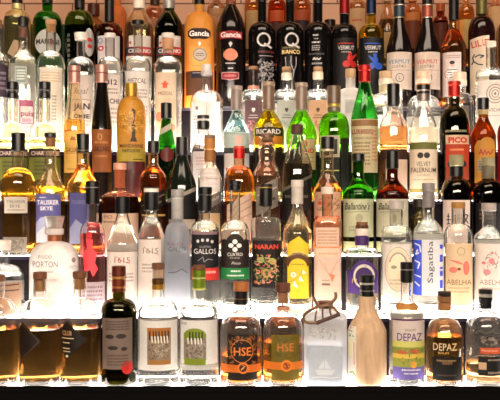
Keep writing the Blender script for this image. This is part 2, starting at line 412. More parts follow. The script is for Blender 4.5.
b('rum_bottle', 0, 367, 19.4, (296, 307, 331), 8.4, 'l', 'b:ccaa88', None, [(275, 282.5, 7.2, BLK), (282.5, 284.5, 7.4, 'm:c0bcb4', 'cap_ring'), (284.5, 290, 7.2, BLK), (290, 291, 7.4, 'm:8a8680', 'cap_ring'), (291, 297, 7.3, BLK)],
  [('L', 348, 356.5, 325, 386, 'p:f4f0e6'), ('S', [[(350, 335), (352, 329), (353.5, 335)], [(350, 371), (353, 369), (356, 373)]], 1.2, 'i:6f9a3a'), ('P', [[(350, 337), (353, 337), (352.5, 356), (350, 356)]], 'i:efe49a'), ('S', [[(354, 340), (354.5, 362)]], .9, 'i:d8907a')],
  'bottle wrapped in tan burlap with a black screw cap, front step')
b('rum_bottle', 0, 406.8, 17.6, (265, 300, 317), 6, 's', CL, (WATER, 312), [(262, 269, 6.4, BLK), (269, 270, 6.5, 'm:9a9a9a', 'cap_ring'), (270, 282.5, 6.4, BLK)],
  [('LP', [(395, 304), (401, 302), (407, 303), (413, 302), (419, 304.5), (417, 309), (407, 308), (397, 309)], 'p:d09048', 'neck_label'), ('L', 393, 424, 317, 376, 'p:e8d8d0'), ('B', 393, 424, 317, 318.5, 'i:5a2050'), ('T', 'RHUM', 410, 327.5, 10, 2.4, 'i:8a6a5a'), ('T', 'DEPAZ', 409.5, 334.5, 24, 7.6, 'i:4a2a6a', dict(bold=.005)), ('B', 393, 424, 338.5, 344.5, 'i:c9c46a', 'landscape_band'),
   ('B', 393, 424, 344.5, 351, 'i:7f8f3a', 'landscape_band'), ('P', [ell(402, 349.5, 5, 2), ell(414, 348.5, 5, 2.2)], 'i:b85a3a', 'landscape'), ('B', 393, 424, 351, 355.5, 'i:d8b84a', 'landscape_band'), ('B', 393, 424, 355.5, 364, 'i:8f963c', 'landscape_band'), ('Q', 394, 423, 344, 363, 40, .6, ['i:4f6a20', 'i:c8963a']),
   ('B', 393, 424, 364, 376, 'i:6658a0', 'band'), ('E', 413.5, 361.5, 3, 3.4, 'i:e8a040', 'seal'), ('M', 402, 420, 365.4, 368, 1, 'i:e8e4f0'), ('M', 404, 418, 369, 371.4, 1, 'i:e8e4f0')],
  'clear rum bottle with a painted plantation landscape over a purple band, front step')
b('rum_bottle', 0, 444.4, 18.6, (293, 318, 338), 6.6, 'r', CL, ('l:d9a050', 335), [(291.5, 296, 6.6, 'w:2a1a12', 'stopper'), (296, 302, 6.8, 'w:8a5a2c', 'neck_band'), (302, 309.5, 6.7, 'w:a06a34', 'neck_band')],
  [('T', 'DEPAZ', 445, 344, 23, 7, 'i:e0c08a', dict(bold=.005)), ('T', 'RHUM', 443.5, 350, 10, 2.4, 'i:d8a850'), ('L', 433, 461, 354, 377, 'p:0d0a0a'), ('M', 437, 456, 356, 359, 1, 'i:9a7a50'), ('B', 442, 452, 358.5, 361, 'i:6a4a28'), ('M', 438, 456, 370.5, 373, 1, 'i:4a3a30')],
  'amber rum bottle with a plain black rectangular label and gold letters on the glass')
b('rum_bottle', 0, 485.5, 19.8, (291, 311, 333), 6.8, 'r', CL, ('l:d0a878', 362), [(289, 293.5, 6.8, BLK), (293.5, 297, 6.4, 'k:d8d0c8', 'cap_ring'), (297, 308, 6.8, BLK)],
  [('S', [[(475, 331), (480, 328), (486, 331), (492, 328), (497, 331)]], 1.6, 'i:4a4440'), ('Q', 480, 497, 334, 342, 24, .8, 'i:8a7a6c'), ('L', 480.5, 499, 344.5, 350.5, 'p:d85a2a', 'strip_label'), ('T', 'Martinique', 489.5, 347.5, 15, 2.8, 'i:f0c8b0'), ('L', 478.5, 502, 353.5, 372, 'p:14100e'), ('B', 479, 486.5, 359, 366, 'i:c09a78', 'gold_square'), ('M', 488, 500, 355, 358, 1, 'i:9a8a78'), ('M', 488, 500, 367, 371, 1, 'i:9a8a78')],
  'grey-clear bottle with red strip above a black label, right end of front step')

# ================================================================= second step
b('spirit_bottle', 1, 1, 22.6, (246, 264, 281), 9, 'r', CL, (WATER, 275), [(240, 250, 9.8, 'k:f2e6dc')], [('L', -12, 20, 281, 312, 'p:b08a70'), ('S', [[(-8, 284), (18, 283)], [(-8, 289), (18, 288.5)]], 1.2, 'i:4a3020')],
  'wide clear bottle with a white cap at the left edge, behind the front step')
b('pisco_bottle', 1, 54.5, 24.6, (228, 241, 264), 6.8, 'r', 'k:efe8e4', None, [(234.5, 241.5, 6.9, 'm:b06a44', 'neck_band'), (228.5, 234.5, 9.2, 'o:f2ece8', 'collar'), (216, 228.5, 7.4, 'm:b8b0a8', 'stopper', 10)],
  [('T', 'PISCO', 45.5, 255.7, 13, 3.2, 'i:8a7a7a'), ('T', 'PORTON', 45.5, 263, 24, 6, 'i:77686a'), ('M', 38, 53, 269, 272, 1, 'i:b8a8a4'), ('T', 'PORTON', 73, 266.5, 9, 3, 'i:a89494'), ('E', 73, 259.5, 2, 2.6, 'i:9a8888'), ('M', 35, 57, 276, 281, 1, 'i:cdbfbb')],
  'wide opaque white bottle with a flared steel stopper and copper neck ring', dr=.72)
b('liqueur_bottle', 1, 92.6, 12.6, (184, 222, 236), 6, 'r', CL, ('l:f48088', 233), [(181, 187, 7, BLK), (187, 188, 7.1, 'm:8a8680', 'cap_ring'), (188, 204.5, 7, BLK)],
  [('P', [[(86, 238), (93, 239), (92, 248), (97, 252), (95, 262), (98, 268), (93, 276), (90, 269), (85, 272), (88, 260), (83, 254), (87, 247)]], 'i:f0404a', 'red_splash'), ('E', 89, 235.5, 3, 3.5, 'i:c81828'), ('L', 82, 105, 281, 312, 'p:d8c6cc'), ('M', 85, 102, 284, 300, 4, 'i:8a7a86')],
  'narrow bottle of pink-red liquid with a tall black cap')
for (nm, xx, hw, cx0, c0, c1, ysh, lx0, lx1, ly0, ly1, ty, lab) in (
    ('pisco_bottle', 122.4, 15.4, 121.5, 196.5, 213.5, 244, 105.5, 137, 250, 311, 259, 'clear bottle with cream label and black cap, left of its matching shorter-necked neighbour'),
    ('pisco_bottle', 151.3, 13.4, 151, 187, 210.5, 238, 138.5, 161, 238, 308, 250, 'clear bottle with cream label and black cap, right beside the frosted grey bottle')):
    b(nm, 1, xx, hw, (c0 + 3, c1 + 1, ysh), 5.6, 'l', CL, (WATER, c1 + 12), [(c0, c1, 7.3, BLK)] + ([(c0 + 1, c0 + 5.5, 7.4, 'k:efe6da', 'cap_ring')] if xx > 140 else []),
      [('L', lx0, lx1, ly0, ly1, 'p:f4e6dc'), ('B', lx0, lx1, ly0, ly0 + 1, 'i:8a6a58'), ('T', '1615', (lx0 + lx1) / 2 + 1, ty, 15, 5.4, 'i:a03028' if xx < 140 else 'i:8a7a72'), ('S', [[((lx0 + lx1) / 2 - 6, ty - 4), ((lx0 + lx1) / 2 + 1, ty + 1), ((lx0 + lx1) / 2 + 9, ty + 4)]], .5, 'i:c07060'), ('M', lx0 + 4, lx1 - 4, ty + 12, ty + 22, 3, 'i:b09a90')], lab)
b('pisco_bottle', 1, 177.4, 12.7, (190, 222, 240), 5.8, 'r', 'f:ecedf0', ('l:fafafa', 230), [(189.5, 197, 6.2, 'k:a09c9a'), (197, 198.5, 6.4, 'm:c8c4c0', 'cap_ring'), (198.5, 219, 6, 'k:a8a4a2', 'capsule')],
  [('S', [[(168 + i * 4.6, 242), (169.5 + i * 4.6, 245)] for i in range(4)], 1.8, 'i:8a708a', 'rooster_row'), ('T', 'GALLO', 177, 248.5, 17, 4.6, 'i:38383e'), ('S', [[(168, 272), (176, 271), (182, 268), (187, 272)]], .7, 'i:7a7a7e')],
  'slim frosted grey bottle with a grey plastic capsule')
b('pisco_bottle', 1, 205, 14.7, (189, 220, 234), 5.2, 'r', CL, ('l:f8f8f4', 229), [(187, 194.5, 7, BLK), (194.5, 195.3, 7.1, 'm:7a7670', 'cap_ring'), (195.3, 211.5, 7, BLK)],
  [('B', 193, 217, 231, 234, 'i:8a6a70', 'label_edge'), ('L', 191.5, 218.5, 234, 266, 'p:151217'), ('P', [ell(198, 240.5, 1.5, 1.7, 8), ell(202.5, 239.5, 1.5, 1.7, 8), ell(207.5, 239.5, 1.5, 1.7, 8), ell(212, 241, 1.5, 1.7, 8)], 'i:cfc8c8', 'rooster_row'), ('T', 'CUATRO', 205, 246, 11, 2, 'i:b0a8a8'), ('T', 'GALLOS', 205, 250.5, 22, 5, 'i:e6e0de'),
   ('S', [[(198, 260), (203, 256), (204, 261), (208, 258), (213, 259)]], .7, 'i:8a8486'), ('L', 191.5, 218.5, 267, 279, 'p:e2362c', 'red_label'), ('M', 204, 216, 269, 273, 1, 'i:f4c0b8')],
  'clear bottle with a black label above a bright red strip')
b('pisco_bottle', 1, 235, 14.8, (183, 220, 238), 5.2, 'r', CL, ('l:f8f8f4', 229), [(180.5, 185, 6.2, BLK), (185, 190.5, 5.8, BLK)],
  [('LP', [(221, 266), (221, 240), (225, 238)] + ell(235, 243, 9.5, 9.5, 10, 200, 340) + [(245, 238), (249, 240), (249, 266)], 'p:2a1f1a'), ('P', [ell(235, 241, 2.6, 2.4, 10), ell(235, 248.6, 2.6, 2.4, 10), ell(231, 244.8, 2.6, 2.2, 10), ell(239, 244.8, 2.6, 2.2, 10)], 'i:f2ece4', 'clover'), ('T', 'CUATRO', 235, 253.5, 15, 3.4, 'i:f0ebe2'), ('M', 230, 240, 256, 258, 1, 'i:a09890'), ('T', 'Pisco', 236, 262, 9, 2.6, 'i:d8d0c6', dict(shear=.3)),
   ('L', 221, 249, 267, 278, 'p:1f8a48', 'green_label'), ('M', 231, 241, 268.6, 271.4, 1, 'i:e6f0e6'), ('M', 227, 244, 273, 275.6, 1, 'i:e6f0e6'), ('UP',), ('M', 225, 245, 279, 281, 1, 'i:6a6a6a')],
  'clear long-necked bottle with a dark arched clover label above a green strip')
b('pisco_bottle', 1, 266, 15.2, (186, 217, 224), 5, 'q', CL, ('l:f8f8f4', 237), [(184, 187, 6.5, BLK), (187, 188, 6.6, 'm:b09040', 'cap_ring'), (188, 206.5, 6.4, BLK)],
  [('L', 252.5, 281, 240, 286, 'p:17100f'), ('T', 'NARAN', 266.5, 246, 23, 4.6, 'i:e04028', dict(bold=.02)), ('Q', 254, 279, 254, 284, 110, .8, ['i:7f8a3a', 'i:c8a868', 'i:c8643c', 'i:5a7a4a', 'i:d8907a']), ('E', 261, 259, 3.4, 3, 'i:96a04a', 'flower'), ('E', 272, 260, 3.4, 3, 'i:a0a850', 'flower'), ('E', 266.5, 272, 4.2, 4.6, 'i:a8883c', 'flower'), ('E', 266.5, 272, 2, 2.4, 'i:3a4a1c', 'flower')],
  'square-shouldered clear bottle with a black label of tangled bright flowers', n=2.3)
b('pisco_bottle', 1, 297.3, 14.7, (182, 207, 233), 5, 'l', CL, ('l:eee2c4', 224), [(180, 187, 6.2, 'k:d8ccc0'), (187, 204, 5.8, 'k:c8beb4', 'capsule')],
  [('LP', [(287.5, 297), (287.5, 246), (290, 241), (293.5, 242), (299, 235.5), (304, 240), (308.5, 244), (308.5, 297)], 'p:ffe038'), ('P', [[(285.5, 262)] + ell(298, 264, 13, 12.5, 14, 195, 345) + [(310.5, 262), (307, 266)] + ell(298, 266, 9, 8.5, 14, 340, 200) + [(288.5, 266)]], 'i:5a3818', 'arched_banner'),
   ('T', 'MACCHU PISCO', 298, 255.8, 20, 3.2, 'i:f0d890', dict(bend=4.2)), ('M', 291, 304, 262.5, 264, 1, 'i:a07a20'), ('E', 293.5, 273.5, 3.6, 3.4, 'i:f8eec0', 'sun'), ('R', 293.5, 273.5, 3.6, 3.4, .5, 'i:c88a50'), ('E', 293.5, 273.5, .8, .8, 'i:c88a50', 'sun'),
   ('P', [[(302, 268), (306.5, 272), (302.5, 273)], [(300, 274), (303.5, 280), (299, 279)], [(294.5, 279), (298.5, 287), (293, 284)]], 'i:fbf4e0', 'spike'), ('S', [[(288, 281), (294, 279), (300, 274), (302.5, 268)]], .5, 'i:c08a40')],
  'clear bottle with a bright yellow mountain-shaped label under a brown arched banner')
b('pisco_bottle', 1, 327.5, 14, (190, 216, 226), 5.6, 'q', 'g:fbe6d8', ('l:fbe8da', 222), [(187, 194, 6.4, 'k:e8d0c0')],
  [('L', 316, 339, 227, 246, 'p:f4d2bc', 'upper_label'), ('M', 318, 337, 229, 244, 5, 'i:c8946e'), ('L', 314.3, 341, 247, 305, 'p:f6d6c2'), ('B', 315, 340.5, 249, 256, 'i:ecc0a4'), ('M', 319, 337, 251, 254.5, 1, 'i:b98464'), ('S', [[(319, 258), (329, 274), (338, 259)], [(324, 262), (330, 275), (335, 266)]], .5, 'i:d89a78'), ('P', [[(329, 272), (335, 274), (332, 281)]], 'i:dc7a52', 'leaf_mark'), ('S', [[(322, 279), (330, 279)]], 1, 'i:b89a84'), ('S', [[(322, 283), (330, 283)]], 2, 'i:7a5a48')],
  'peach-tinted square bottle with a tall peach label and a small red leaf mark', n=4)
b('pisco_bottle', 1, 362, 16.2, (225, 247, 256), 6.4, 'q', CL, ('l:f8f8f4', 254), [(222, 228.5, 5.6, 'w:8a5a3c', 'stopper'), (228.5, 235.5, 7, 'k:f2e0d4', 'cap'), (236, 245.5, 7, 'k:4a2a6a', 'neck_band')],
  [('L', 348, 377.5, 270, 292, 'p:5a3a90'), ('E', 364, 274, 13, 15, 'p:4f3180', 'oval'), ('E', 364, 275, 10.5, 12, 'p:e8dccc', 'oval'), ('E', 364, 275.5, 8.6, 9.5, 'p:45286a', 'oval'), ('T', 'M', 354.5, 279.5, 4.4, 4.6, 'i:d8b060')],
  'clear bottle with a purple oval label and cork stopper, behind the burlap bottle')
b('cachaca_bottle', 1, 396.3, 15.6, (204, 225, 236), 6.8, 'r', CL, (WATER, 241), [(200, 209, 7.6, 'k:b8aca4')],
  [('L', 383, 411.5, 243, 301, 'p:f6ecdf'), ('E', 398, 268, 13, 22, 'i:eed3b2', 'oval'), ('R', 398, 268, 13, 22, .8, 'i:b0a496'), ('R', 398, 268, 11, 18.5, .5, 'i:c0b2a0'), ('S', [ell(398, 268, 9.2, 16, 10, 205, 335)], 1.6, 'i:9a9088'), ('P', [ell(394, 266, 3, 1.8, 10)], 'i:8a8f70', 'sprig'), ('M', 389, 407, 277, 284, 2, 'i:b8a48c')],
  'clear bottle with a beige oval seal on a cream label, left of blue label')
b('cachaca_bottle', 1, 428.4, 15, (185, 219, 233), 5.6, 's', CL, (WATER, 231), [(183, 192, 6.4, 'k:8a8280'), (192, 207.5, 6.2, 'k:7a7270', 'capsule')],
  [('L', 413.5, 443.5, 239, 294, 'p:f4f2f4'), ('B', 413.5, 422, 239.5, 294, 'i:3c56d8', 'blue_band'), ('S', [[(415, 243), (420, 245), (421, 251), (416, 254), (418, 249)], [(415, 260), (420, 262), (418, 268)], [(415, 274), (421, 276)], [(415, 281), (420, 285)]], 1.3, 'i:f0f0f6'), ('T', 'Sagatiba', 431, 261, 41, 6.8, 'i:2a2850', dict(rot=90)),
   ('P', [[(439.5, y), (442.3, y), (442.3, y + h), (439.5, y + h)] for y, h in ((244, 4), (254, 7), (266, 2), (270, 5), (279, 8))], 'i:3c50e0', 'blue_mark'), ('S', [[(444.2, 252), (444.2, 272)]], .5, 'i:6a78c8')],
  'clear bottle with a blue and white label reading upward')
ART1 = ['i:d8907a', 'i:e8a894', 'i:b8a070']
b('cachaca_bottle', 1, 458.3, 14.2, (204, 224, 239), 6.6, 'r', CL, ('l:f6e6d4', 243), [(202, 208.5, 6.8, 'w:a87838', 'stopper')],
  [('L', 446, 472, 243, 304, 'p:efcfa6'), ('P', [ell(466, 267, 3, 7), [(449, 259), (458, 260), (465, 264), (456, 262)], ell(453.5, 269, 4, 3)], 'i:d87060', 'red_flower'), ('E', 459, 268, 1.8, 1.4, 'i:7a2a20', 'red_flower'), ('R', 461, 250.5, 4, 4, .6, 'i:a8a078'), ('T', 'ABELHA', 459, 281, 24, 5, 'i:7a5236'), ('M', 449, 469, 285, 292, 2, 'i:c8a078')],
  'clear bottle with a peach label of red flowers over large brown letters')
b('cachaca_bottle', 1, 489, 14.8, (205, 226, 238), 6.6, 'b', CL, (WATER, 238), [(203, 211, 7.2, 'k:a89a92')],
  [('L', 476, 503, 243, 304, 'p:f3e4d8'), ('Q', 482, 500, 250, 275, 18, .8, ['i:c88a8a', 'i:8a7a70']), ('P', [ell(491.5, 260, 2.8, 3), ell(484, 262, 2, 1.6), ell(487, 271, 3.6, 3), ell(492, 252, 1.6, 1.3)], 'i:d07a7c', 'pink_flower'), ('T', 'ABELHA', 492, 281, 24, 5, 'i:86685a'), ('M', 482, 502, 285, 290, 1, 'i:c8aa98')],
  'clear bottle with pale label of small pink flowers at the right edge')

# ================================================================= third step
b('whisky_bottle', 2, 18.3, 16.3, (135, 168, 186), 6, 'r', 'g:f8f0dc', ('l:d09a48', 168), [(133, 151.5, 6.8, BLK)],
  [('L', 5, 27, 197, 213, 'p:d8cdbc'), ('T', 'TALISKER', 16, 201.5, 18, 3, 'i:5a524a'), ('T', 'SKYE', 15, 206, 10, 3, 'i:5a524a'), ('M', 8, 24, 208.5, 211, 1, 'i:9a9082'), ('L', 4, 26.5, 236.5, 252, 'p:8a8070', 'lower_label'), ('Q', 5, 25, 238, 250, 20, .7, ['i:5a5248', 'i:b0a898'])],
  'amber whisky bottle with two small grey labels, left end of the third step')
b('whisky_bottle', 2, 50.4, 14.6, (135, 167, 189), 5.6, 'l', 'g:f8f2e0', ('l:e0b054', 186), [(133, 137.5, 5.8, BLK), (137.5, 147, 4.6, 'w:c89070', 'cork')],
  [('L', 36.5, 60.5, 194, 242, 'p:6a66a8'), ('M', 40, 46, 196.5, 198.5, 1, 'i:e8e4f0'), ('T', 'TALISKER', 48, 202.3, 21, 4.6, 'i:f0ecf4', dict(bold=.02)), ('T', 'SKYE', 46.5, 208.2, 12, 4, 'i:f0ecf4', dict(bold=.02)), ('P', [[(36.5, 223), (41, 217), (46, 222), (52, 216), (60.5, 222), (60.5, 242), (36.5, 242)]], 'i:a8aac8', 'mountain'), ('P', [[(37, 233), (44, 226), (52, 234), (60.5, 229), (60.5, 242), (37, 242)]], 'i:d0ccd4', 'mountain')],
  'whisky bottle with a violet-blue mountain label facing forward')
b('whisky_bottle', 2, 83, 15.6, (136, 163, 188), 6.2, 'b', 'g:faf2dc', ('l:e8b860', 165), [(134, 150, 6.4, BLK), (150, 151, 6.5, 'm:8a8070', 'cap_ring'), (151, 153, 6.4, BLK)],
  [('L', 70, 86, 193, 243, 'p:5e5c9a'), ('T', 'TALISKER', 78.5, 202, 13, 4, 'i:8a86b4'), ('P', [[(70, 228), (76, 219), (86, 227), (86, 243), (70, 243)]], 'i:9498b8', 'mountain')],
  'bright amber whisky bottle with its blue label turned left')
b('whisky_bottle', 2, 120, 19, (168, 191, 203), 6.4, 'r', 'g:fbe2cc', ('l:8a3410', 197), [(163, 170, 6.6, 'k:e8a88c', 'stopper'), (170, 188, 5.2, 'w:e0967a', 'cork')],
  [('L', 102.5, 138, 213, 253, 'p:f6d0b0'), ('T', 'MO', 108.5, 216.5, 8, 3.6, 'i:a06a48'), ('M', 104, 124, 220, 223, 1, 'i:a06a48')],
  'wide dark amber whisky bottle with a plain peach label and pink stopper')
def slant(x0, x1, ya, yb, h, mat, nm='slanted_label'): return ('LP', [(x0, ya), ((x0 + x1) / 2, (ya + yb) / 2), (x1, yb), (x1, yb + h), ((x0 + x1) / 2, (ya + yb) / 2 + h), (x0, ya + h)], mat, nm)
b('whisky_bottle', 2, 153.3, 13, (143, 163, 178), 5, 'b', 'g:f2d4b0', ('l:c8743c', 168), [(141, 153.5, 6, 'k:17100e')],
  [slant(141, 165.5, 201, 188, 17, 'p:15100e'), ('S', [[(142, 206), (164.5, 194)]], .9, 'i:8a7a60'), ('T', 'JOHNNIE WALKER', 153, 206, 20, 2.8, 'i:a89878', dict(rot=-27 + 0)), ('B', 142, 165, 214, 216, 'i:c89a50')],
  'red-amber whisky bottle with a black slanted label')
b('whisky_bottle', 2, 181.8, 14.6, (139, 156, 186), 5.4, 'l', 'd:141a14', None, [(137, 155.5, 6, 'k:1c1a1a')],
  [slant(168, 195.5, 203, 191, 26, 'p:12100f'), slant(168, 195.5, 199, 187, 4, 'p:a89c8c', 'slanted_band'), ('B', 169, 195, 219, 229, 'p:c8b49c', 'lower_label')],
  'near-black whisky bottle with a pale slanted stripe across its label')
b('whisky_bottle', 2, 209.9, 12, (138, 161, 179), 5, 'l', 'g:fbf4ec', ('l:fbf2e6', 166), [(135, 138.5, 5.6, 'w:8a7260'), (138.5, 149, 5.6, 'w:c08038', 'capsule'), (149, 150, 5.7, 'm:e8c080', 'capsule_ring'), (150, 161.5, 5.5, 'w:9a6428', 'capsule')],
  [('L', 200, 220, 168, 192, 'p:f6eee8'), ('M', 203, 217, 172, 186, 4, 'i:e0c8c4'), slant(199, 221, 203, 190, 12, 'p:8a8078'), ('T', 'JOHNNIE WALKER', 212, 201, 17, 3, 'i:f0eae2', dict(rot=-30)), ('L', 200, 220, 213, 240, 'p:e4bd8e', 'lower_label')],
  'pale bottle with a brown wooden capsule and grey slanted label')
b('whisky_bottle', 2, 239.2, 15, (148, 165, 186), 5.2, 'r', 'g:fbe6cc', ('l:e89038', 170), [(146, 149, 5.6, 'm:e0503c'), (149, 158.5, 5.6, 'm:c81e1a', 'capsule')],
  [('LP', [(227, 205), (251.5, 192), (252.5, 240), (227, 240)], 'p:eccdb4', 'slanted_label'), ('S', [[(228, 211), (251, 199)], [(228, 218), (251, 206)], [(228, 225), (251, 213)]], .9, 'i:b8907a')],
  'orange whisky bottle with a red cap and a pale slanted label')
b('whisky_bottle', 2, 267, 13.4, (136, 159, 175), 7.8, 'b', 'g:fbeadc', ('l:f6d8b8', 176), [(133.5, 142, 5.6, 'w:7a5a44', 'stopper')],
  [slant(256, 278, 188, 178, 28, 'p:8f867c'), ('S', [[(257, 196), (277, 187)]], .9, 'i:d8d0c4'), ('S', [[(259, 205), (275, 198)]], 2, 'i:3a342e')],
  'clear decanter-shaped bottle with a pinched waist and grey slanted label', neck_pts=[(155, 8.4), (150, 9.2), (146, 8.8), (142, 6.6), (139, 5)])
b('whisky_bottle', 2, 297, 15.4, (127, 134, 170), 5.6, 'l', 'g:f0ece4', ('l:a8967c', 164), [(124.5, 134.5, 6, 'w:4a2c1c', 'stopper')],
  [slant(282.5, 311.5, 192, 178, 30, 'p:17120f'), slant(282.5, 311.5, 189, 174.5, 3, 'p:6a6254', 'slanted_band'), ('M', 285, 308, 194, 199, 1, 'i:6a6052')],
  'clear-necked dark whisky bottle with a brown stopper and black slanted label')
b('whisky_bottle', 2, 327.5, 14.6, (139, 172, 192), 6, 'l', 'g:f6ead8', ('l:c86a24', 184), [(137, 149, 6.6, 'k:15100e'), (149, 151, 6.8, 'm:c8b8a0', 'cap_ring')],
  [('L', 314.3, 340.7, 192, 244, 'p:eab896'), ('Q', 316, 339, 196, 214, 34, .9, ['i:a87048', 'i:c87a5a', 'i:7a6a48']), ('P', [ell(317.5, 218, 2.4, 2.6), ell(337, 218, 2.8, 2.6), ell(320, 203, 2, 2)], 'i:d84030', 'red_flower'), ('M', 318, 337, 222, 238, 4, 'i:b88866')],
  'bottle with a peach label of red flowers beside a green whisky bottle')
def ballan(nm, x, hw, glass, liqc, tops, label, lm):
    b(nm, 2, x, hw, (tops[0] + 2, tops[2], 194), 5.6, 'b', glass, liqc, [(tops[0], tops[1], 6.2, BLK)],
      [('L', x - hw + .8, x + hw - .8, 199, 236.5, lm), ('T', "Ballantine's", x - 1, 206, 25, 7.2, 'i:2c261e', dict(shear=.35, bold=.012)), ('S', [[(x - 12, 212), (x + 11, 211)]], .6, 'i:8a8470'), ('E', x + 1, 218, 3.4, 4.4, 'i:9a9478'), ('M', x - 9, x + 9, 225, 231, 2, 'i:a09a80'),
       ('L', x - hw + .8, x + hw - .8, 241, 251, 'p:d8d8a0', 'lower_label')], label)
ballan('whisky_bottle', 358.3, 15.6, 'g:5c9a3c', ('l:a8c068', 178), (153.5, 161.5, 176), 'green glass whisky bottle with a cream-green script label', 'p:cfd0a8')
ballan('whisky_bottle', 392.3, 16.4, 'g:965c36', ('l:a87048', 178), (151, 169, 178), 'brown glass whisky bottle with a cream script label', 'p:d6d0b0')
b('whisky_bottle', 2, 419.5, 9.6, (203, 214, 226), 5, 'r', 'g:eae2b8', ('l:c8b070', 222), [(199, 207, 6.2, 'k:2a2018')], [], 'added olive-tinted bottle standing in for gold-lit riser, behind the grey-capped bottle')  # bottle added to give the gold light on the riser
b('whisky_bottle', 2, 456.4, 14.8, (157, 178, 196), 6.4, 'r', 'g:a89470', ('l:5a4420', 184), [(155, 165, 7.2, 'w:8f8660', 'stopper'), (165, 166.5, 6.6, 'm:d8d0a8', 'cap_ring'), (166.5, 177, 6.8, 'k:100d0c', 'neck_band')],
  [('L', 443.5, 469.5, 200, 242, 'p:ecd2c4'), ('S', [[(447, 216), (450, 216)], [(448.6, 213), (448.6, 224)], [(446.5, 219.5), (451, 219.5)], [(447, 224), (450.5, 223)], [(451.8, 215), (454, 215), (454, 224)], [(452, 218), (454, 218)], [(451.8, 221), (454, 221)]], 1, 'i:2a1e18', 'brush_writing'),
   ('S', [[(457, 214), (457, 224)], [(459.5, 213.5), (459.5, 224)], [(456, 218), (461, 217.5)]], .8, 'i:9a8a78', 'brush_writing'), ('S', [[(464, 214), (467.5, 215), (464, 223)], [(464, 217), (468, 223.5)]], 1, 'i:2a1e18', 'brush_writing')],
  'whisky bottle with dark brush characters on a pinkish label')
b('whisky_bottle', 2, 488, 14.6, (159, 180, 196), 6.2, 'r', 'g:9a8a64', ('l:3a2a16', 184), [(157.5, 166, 6.8, 'w:8a805c', 'stopper'), (166, 179, 6.4, 'w:6a6048', 'neck_band')], [('L', 476, 500, 203, 240, 'p:1a1412'), ('M', 480, 496, 208, 220, 3, 'i:6a5a48')],
  'dark whisky bottle with olive-grey stopper at the right end of third step')

# ================================================================= fourth step
def chart(x, hw, lab, c0):
    b('liqueur_bottle', 3, x, hw, (84, 122, 142), 5.2, 'r', 'g:faf8ea', ('l:e6e090', 139), [(82, 90, 5.8, BLK), (90, 91, 5.9, 'm:6a6660', 'cap_ring'), (91, 93, 5.6, BLK), (93, 99, 5.7, BLK)],
      [('L', c0, x + hw - 1, 149.5, 158, 'p:2c1010'), ('T', 'CHARTREUSE', x + .8, 154, hw * 1.75, 4.2, 'i:e0c0b0', dict(bold=.02)), ('L', c0, x + hw - 1, 158, 180, 'p:7a7a2c', 'lower_label'), ('M', c0 + 5, x + hw - 6, 161, 176, 4, 'i:4a4a1c')], lab)
chart(12.3, 15.2, 'yellow-green liqueur bottle with a dark lettered band, left end of the fourth step', -2)
chart(44.8, 16, 'yellow-green liqueur bottle with a dark lettered band, right of its matching neighbour', 29.8)
b('liqueur_bottle', 3, 74.5, 10.6, (68, 84, 128), 5.4, 'l', 'g:fbeed8', ('l:fbd070', 120), [(66, 71.5, 6, 'm:c89488'), (71.5, 72.3, 6.1, 'm:8a5a50', 'cap_ring'), (72.3, 83.5, 6, 'm:c08c80', 'capsule')],
  [('L', 64.5, 83, 131, 173, 'p:fbcc68'), ('B', 64.5, 83, 131, 132, 'i:d86a28'), ('P', [[(70, 141), (71.5, 137), (73.5, 141), (75, 138), (76.5, 141)]], 'i:a86420', 'crest'), ('T', 'GALLIANO', 74, 150.5, 16.5, 5, 'i:a04c14', dict(bold=.02)), ('S', [[(66, 154), (82, 154)]], .6, 'i:d89038'), ('M', 67, 81, 168, 171, 1, 'i:d08a38')],
  'tall tapering bottle with a bright yellow label and dusty pink capsule')
b('liqueur_bottle', 3, 101.8, 10.4, (67, 83, 131), 5.4, 'l', 'd:0f0b0a', None, [(65, 73, 6.2, 'm:c89488'), (73, 74, 6.3, 'm:8a5a50', 'cap_ring'), (74, 83, 6.2, 'm:c08c80', 'capsule')],
  [('L', 92.5, 111.5, 130, 172.5, 'p:a8602c'), ('R', 100, 137.5, 2.2, 3.2, .7, 'i:d89a50'), ('M', 95, 108, 141, 145, 1, 'i:d08a48'), ('T', 'GALLIANO', 102, 149.5, 16.5, 5, 'i:4c1608', dict(bold=.02)), ('M', 95, 108, 155, 158, 1, 'i:d08a48')],
  'tall black tapering bottle with an orange-brown label and dusty pink capsule')
b('liqueur_bottle', 3, 131.3, 14.4, (86, 97, 119), 5.4, 'r', 'x:c88a2a', None, [(83.5, 97, 6, 'm:b8882c', 'capsule')],
  [('S', [[(133.2, 100), (133.5, 112), (133.5, 140)]], 3.6, 'i:3a2a1c', 'ribbon'), ('Q', 119, 144, 112, 134, 90, .5, ['i:f0c060', 'i:8a5a14']), ('L', 118, 145, 135, 149, 'p:d89a3c'), ('T', 'MANDARINE', 131.5, 146.6, 23, 3.6, 'i:3a200c', dict(bold=.02)), ('P', [ell(133.5, 141.5, 3, 4, 10, 180, 360) + [(138, 142.5), (129, 142.5)]], 'i:3a2212', 'sun_emblem'), ('L', 118, 145, 149, 162, 'p:c0a83c', 'lower_label'), ('T', 'NAPOLEON', 131, 151.4, 17, 3.4, 'i:3a240c', dict(bold=.02)), ('S', [[(133, 160), (143, 160)]], 1, 'i:5a4a18'), ('L', 117.8, 145, 162, 198, 'x:4a1410', 'dark_wrap')],
  'gold foil covered bottle with a dark ribbon down its neck')
b('liqueur_bottle', 3, 166.3, 11.2, (105, 120, 156), 4.8, 'l', 'g:58a050', ('l:90b870', 140), [(103, 119, 5.6, 'k:100e0c', 'capsule')],
  [('LP', [(161, 129), (166, 126.5), (171, 123), (171.3, 129), (166, 132.5), (160.6, 135)], 'p:d8c8b8', 'slanted_band'), ('UP',), ('E', 167, 155, 6.6, 7, 'x:6a2018', 'wax_seal')],
  'green tapering bottle with a dark cap, white slanted band and round red seal')
